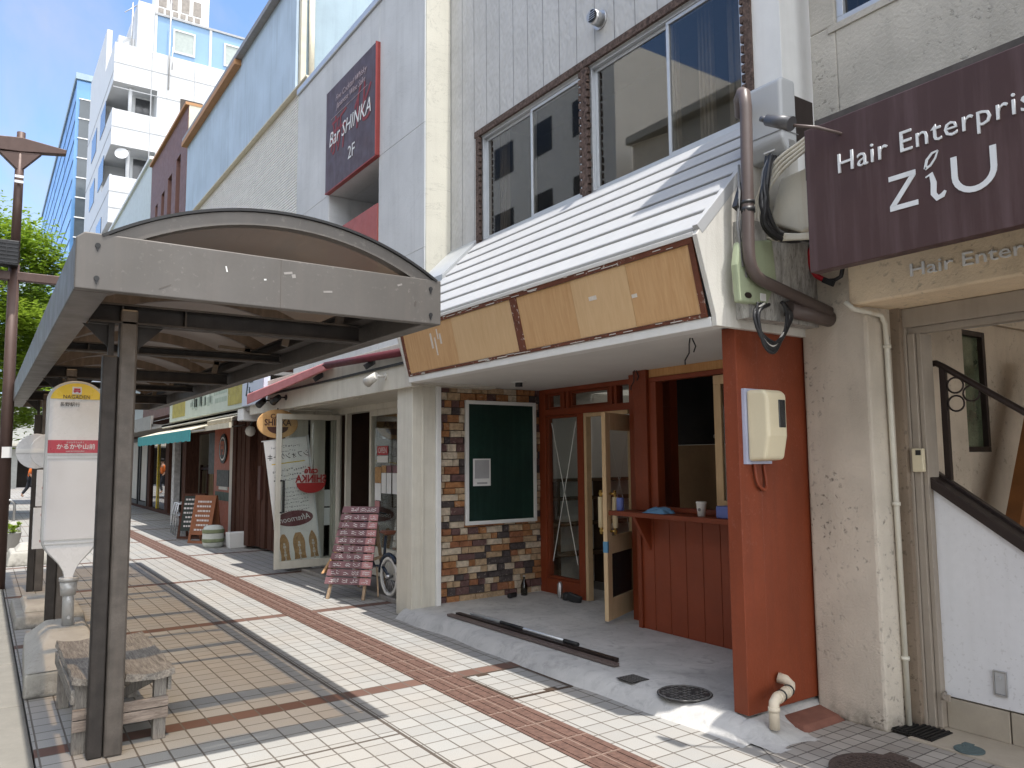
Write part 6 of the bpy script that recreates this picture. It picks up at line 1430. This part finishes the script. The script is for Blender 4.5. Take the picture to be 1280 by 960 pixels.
# ------------------------------------------------------------------ light, sky, camera
sun_to = Vector((-.012,.25,-1.0)).normalized()
L_ = bpy.data.lights.new('sun','SUN'); L_.energy = 2.0; L_.angle = R(.53); L_.color = (1.0,.955,.89)
so = bpy.data.objects.new('sun', L_); COL.objects.link(so); so.rotation_euler = sun_to.to_track_quat('-Z','Y').to_euler(); so.location = (0,-3,12)
W = bpy.data.worlds.new('World'); S.world = W; W.use_nodes = True; t = W.node_tree
bgn = t.nodes['Background']; bgn.inputs['Strength'].default_value = .12
sk = t.nodes.new('ShaderNodeTexSky'); sk.sky_type = 'NISHITA'; sk.sun_disc = False; sk.sun_elevation = R(76); sk.sun_rotation = R(180); sk.air_density = .75; sk.dust_density = .0; sk.ozone_density = 3.0
tc = t.nodes.new('ShaderNodeTexCoord'); sp = t.nodes.new('ShaderNodeSeparateXYZ'); t.links.new(tc.outputs['Generated'], sp.inputs[0])
def wm(op, a, b=0):
    n = t.nodes.new('ShaderNodeMath'); n.operation = op
    for s, v in zip(n.inputs, (a, b)):
        if hasattr(v, 'links'): t.links.new(v, s)
        else: s.default_value = v
    return n.outputs[0]
zz = wm('ADD', wm('MAXIMUM', sp.outputs[2], 0.0), .12)
cv = t.nodes.new('ShaderNodeCombineXYZ'); t.links.new(wm('DIVIDE', sp.outputs[0], zz), cv.inputs[0]); t.links.new(wm('DIVIDE', sp.outputs[1], zz), cv.inputs[1])
mp = t.nodes.new('ShaderNodeMapping'); mp.inputs['Rotation'].default_value = (0,0,R(35)); mp.inputs['Scale'].default_value = (1.0,.45,1); mp.inputs['Location'].default_value = (.35,.1,0); t.links.new(cv.outputs[0], mp.inputs[0])
nz = t.nodes.new('ShaderNodeTexNoise'); nz.inputs['Scale'].default_value = 1.9; nz.inputs['Detail'].default_value = 9; nz.inputs['Roughness'].default_value = .58; nz.inputs['Distortion'].default_value = .5; t.links.new(mp.outputs[0], nz.inputs['Vector'])
mr = t.nodes.new('ShaderNodeMapRange'); mr.inputs[1].default_value = .47; mr.inputs[2].default_value = .74; mr.inputs[3].default_value = .0; mr.inputs[4].default_value = .85; fill_clouds = t.nodes.new('ShaderNodeMapRange'); fill_clouds.inputs[1].default_value = .35; fill_clouds.inputs[2].default_value = -.35; fill_clouds.inputs[3].default_value = 0; fill_clouds.inputs[4].default_value = .22
t.links.new(sp.outputs[1], fill_clouds.inputs[0])       # unseen cloud cover added behind the viewer to lift and whiten the shade
t.links.new(wm('ADD', nz.outputs['Fac'], fill_clouds.outputs[0]), mr.inputs[0])
mx = t.nodes.new('ShaderNodeMix'); mx.data_type = 'RGBA'; t.links.new(mr.outputs[0], mx.inputs[0]); t.links.new(sk.outputs[0], mx.inputs[6]); br_ = t.nodes.new('ShaderNodeMapRange'); br_.inputs[1].default_value = .3; br_.inputs[2].default_value = -.3; br_.inputs[3].default_value = 2.0; br_.inputs[4].default_value = 10.0; t.links.new(sp.outputs[1], br_.inputs[0])   # the unseen clouds are made brighter still to fill the shade
cc_ = t.nodes.new('ShaderNodeCombineXYZ')
for i_, k_ in enumerate((1.0,1.0,1.0)): t.links.new(wm('MULTIPLY', br_.outputs[0], k_), cc_.inputs[i_])
t.links.new(cc_.outputs[0], mx.inputs[7])
t.links.new(mx.outputs[2], bgn.inputs['Color'])

cam = bpy.data.cameras.new('camera'); cam.sensor_fit = 'HORIZONTAL'; cam.sensor_width = 36; cam.lens = 972.17/1280*36; cam.clip_start = .05; cam.clip_end = 2000
co = bpy.data.objects.new('camera', cam); COL.objects.link(co)
yaw, pit, rol = R(34.278), R(5.468), R(-.4624)
f = Vector((math.cos(pit)*math.sin(yaw), math.cos(pit)*math.cos(yaw), math.sin(pit)))
r0 = Vector((math.cos(yaw), -math.sin(yaw), 0)); u0 = Vector((-math.sin(pit)*math.sin(yaw), -math.sin(pit)*math.cos(yaw), math.cos(pit)))
r = r0*math.cos(rol) + u0*math.sin(rol); u = -r0*math.sin(rol) + u0*math.cos(rol)
co.matrix_world = Matrix(((r.x,u.x,-f.x,0),(r.y,u.y,-f.y,0),(r.z,u.z,-f.z,1.6),(0,0,0,1)))
S.camera = co
S.render.engine = 'CYCLES'
S.view_settings.view_transform = 'Standard'; S.view_settings.look = 'None'; S.view_settings.gamma = 1; S.view_settings.exposure = 1.65
S.cycles.max_bounces = 8; S.cycles.transparent_max_bounces = 16; S.cycles.caustics_reflective = False; S.cycles.caustics_refractive = False
S.cycles.sample_clamp_indirect = 6
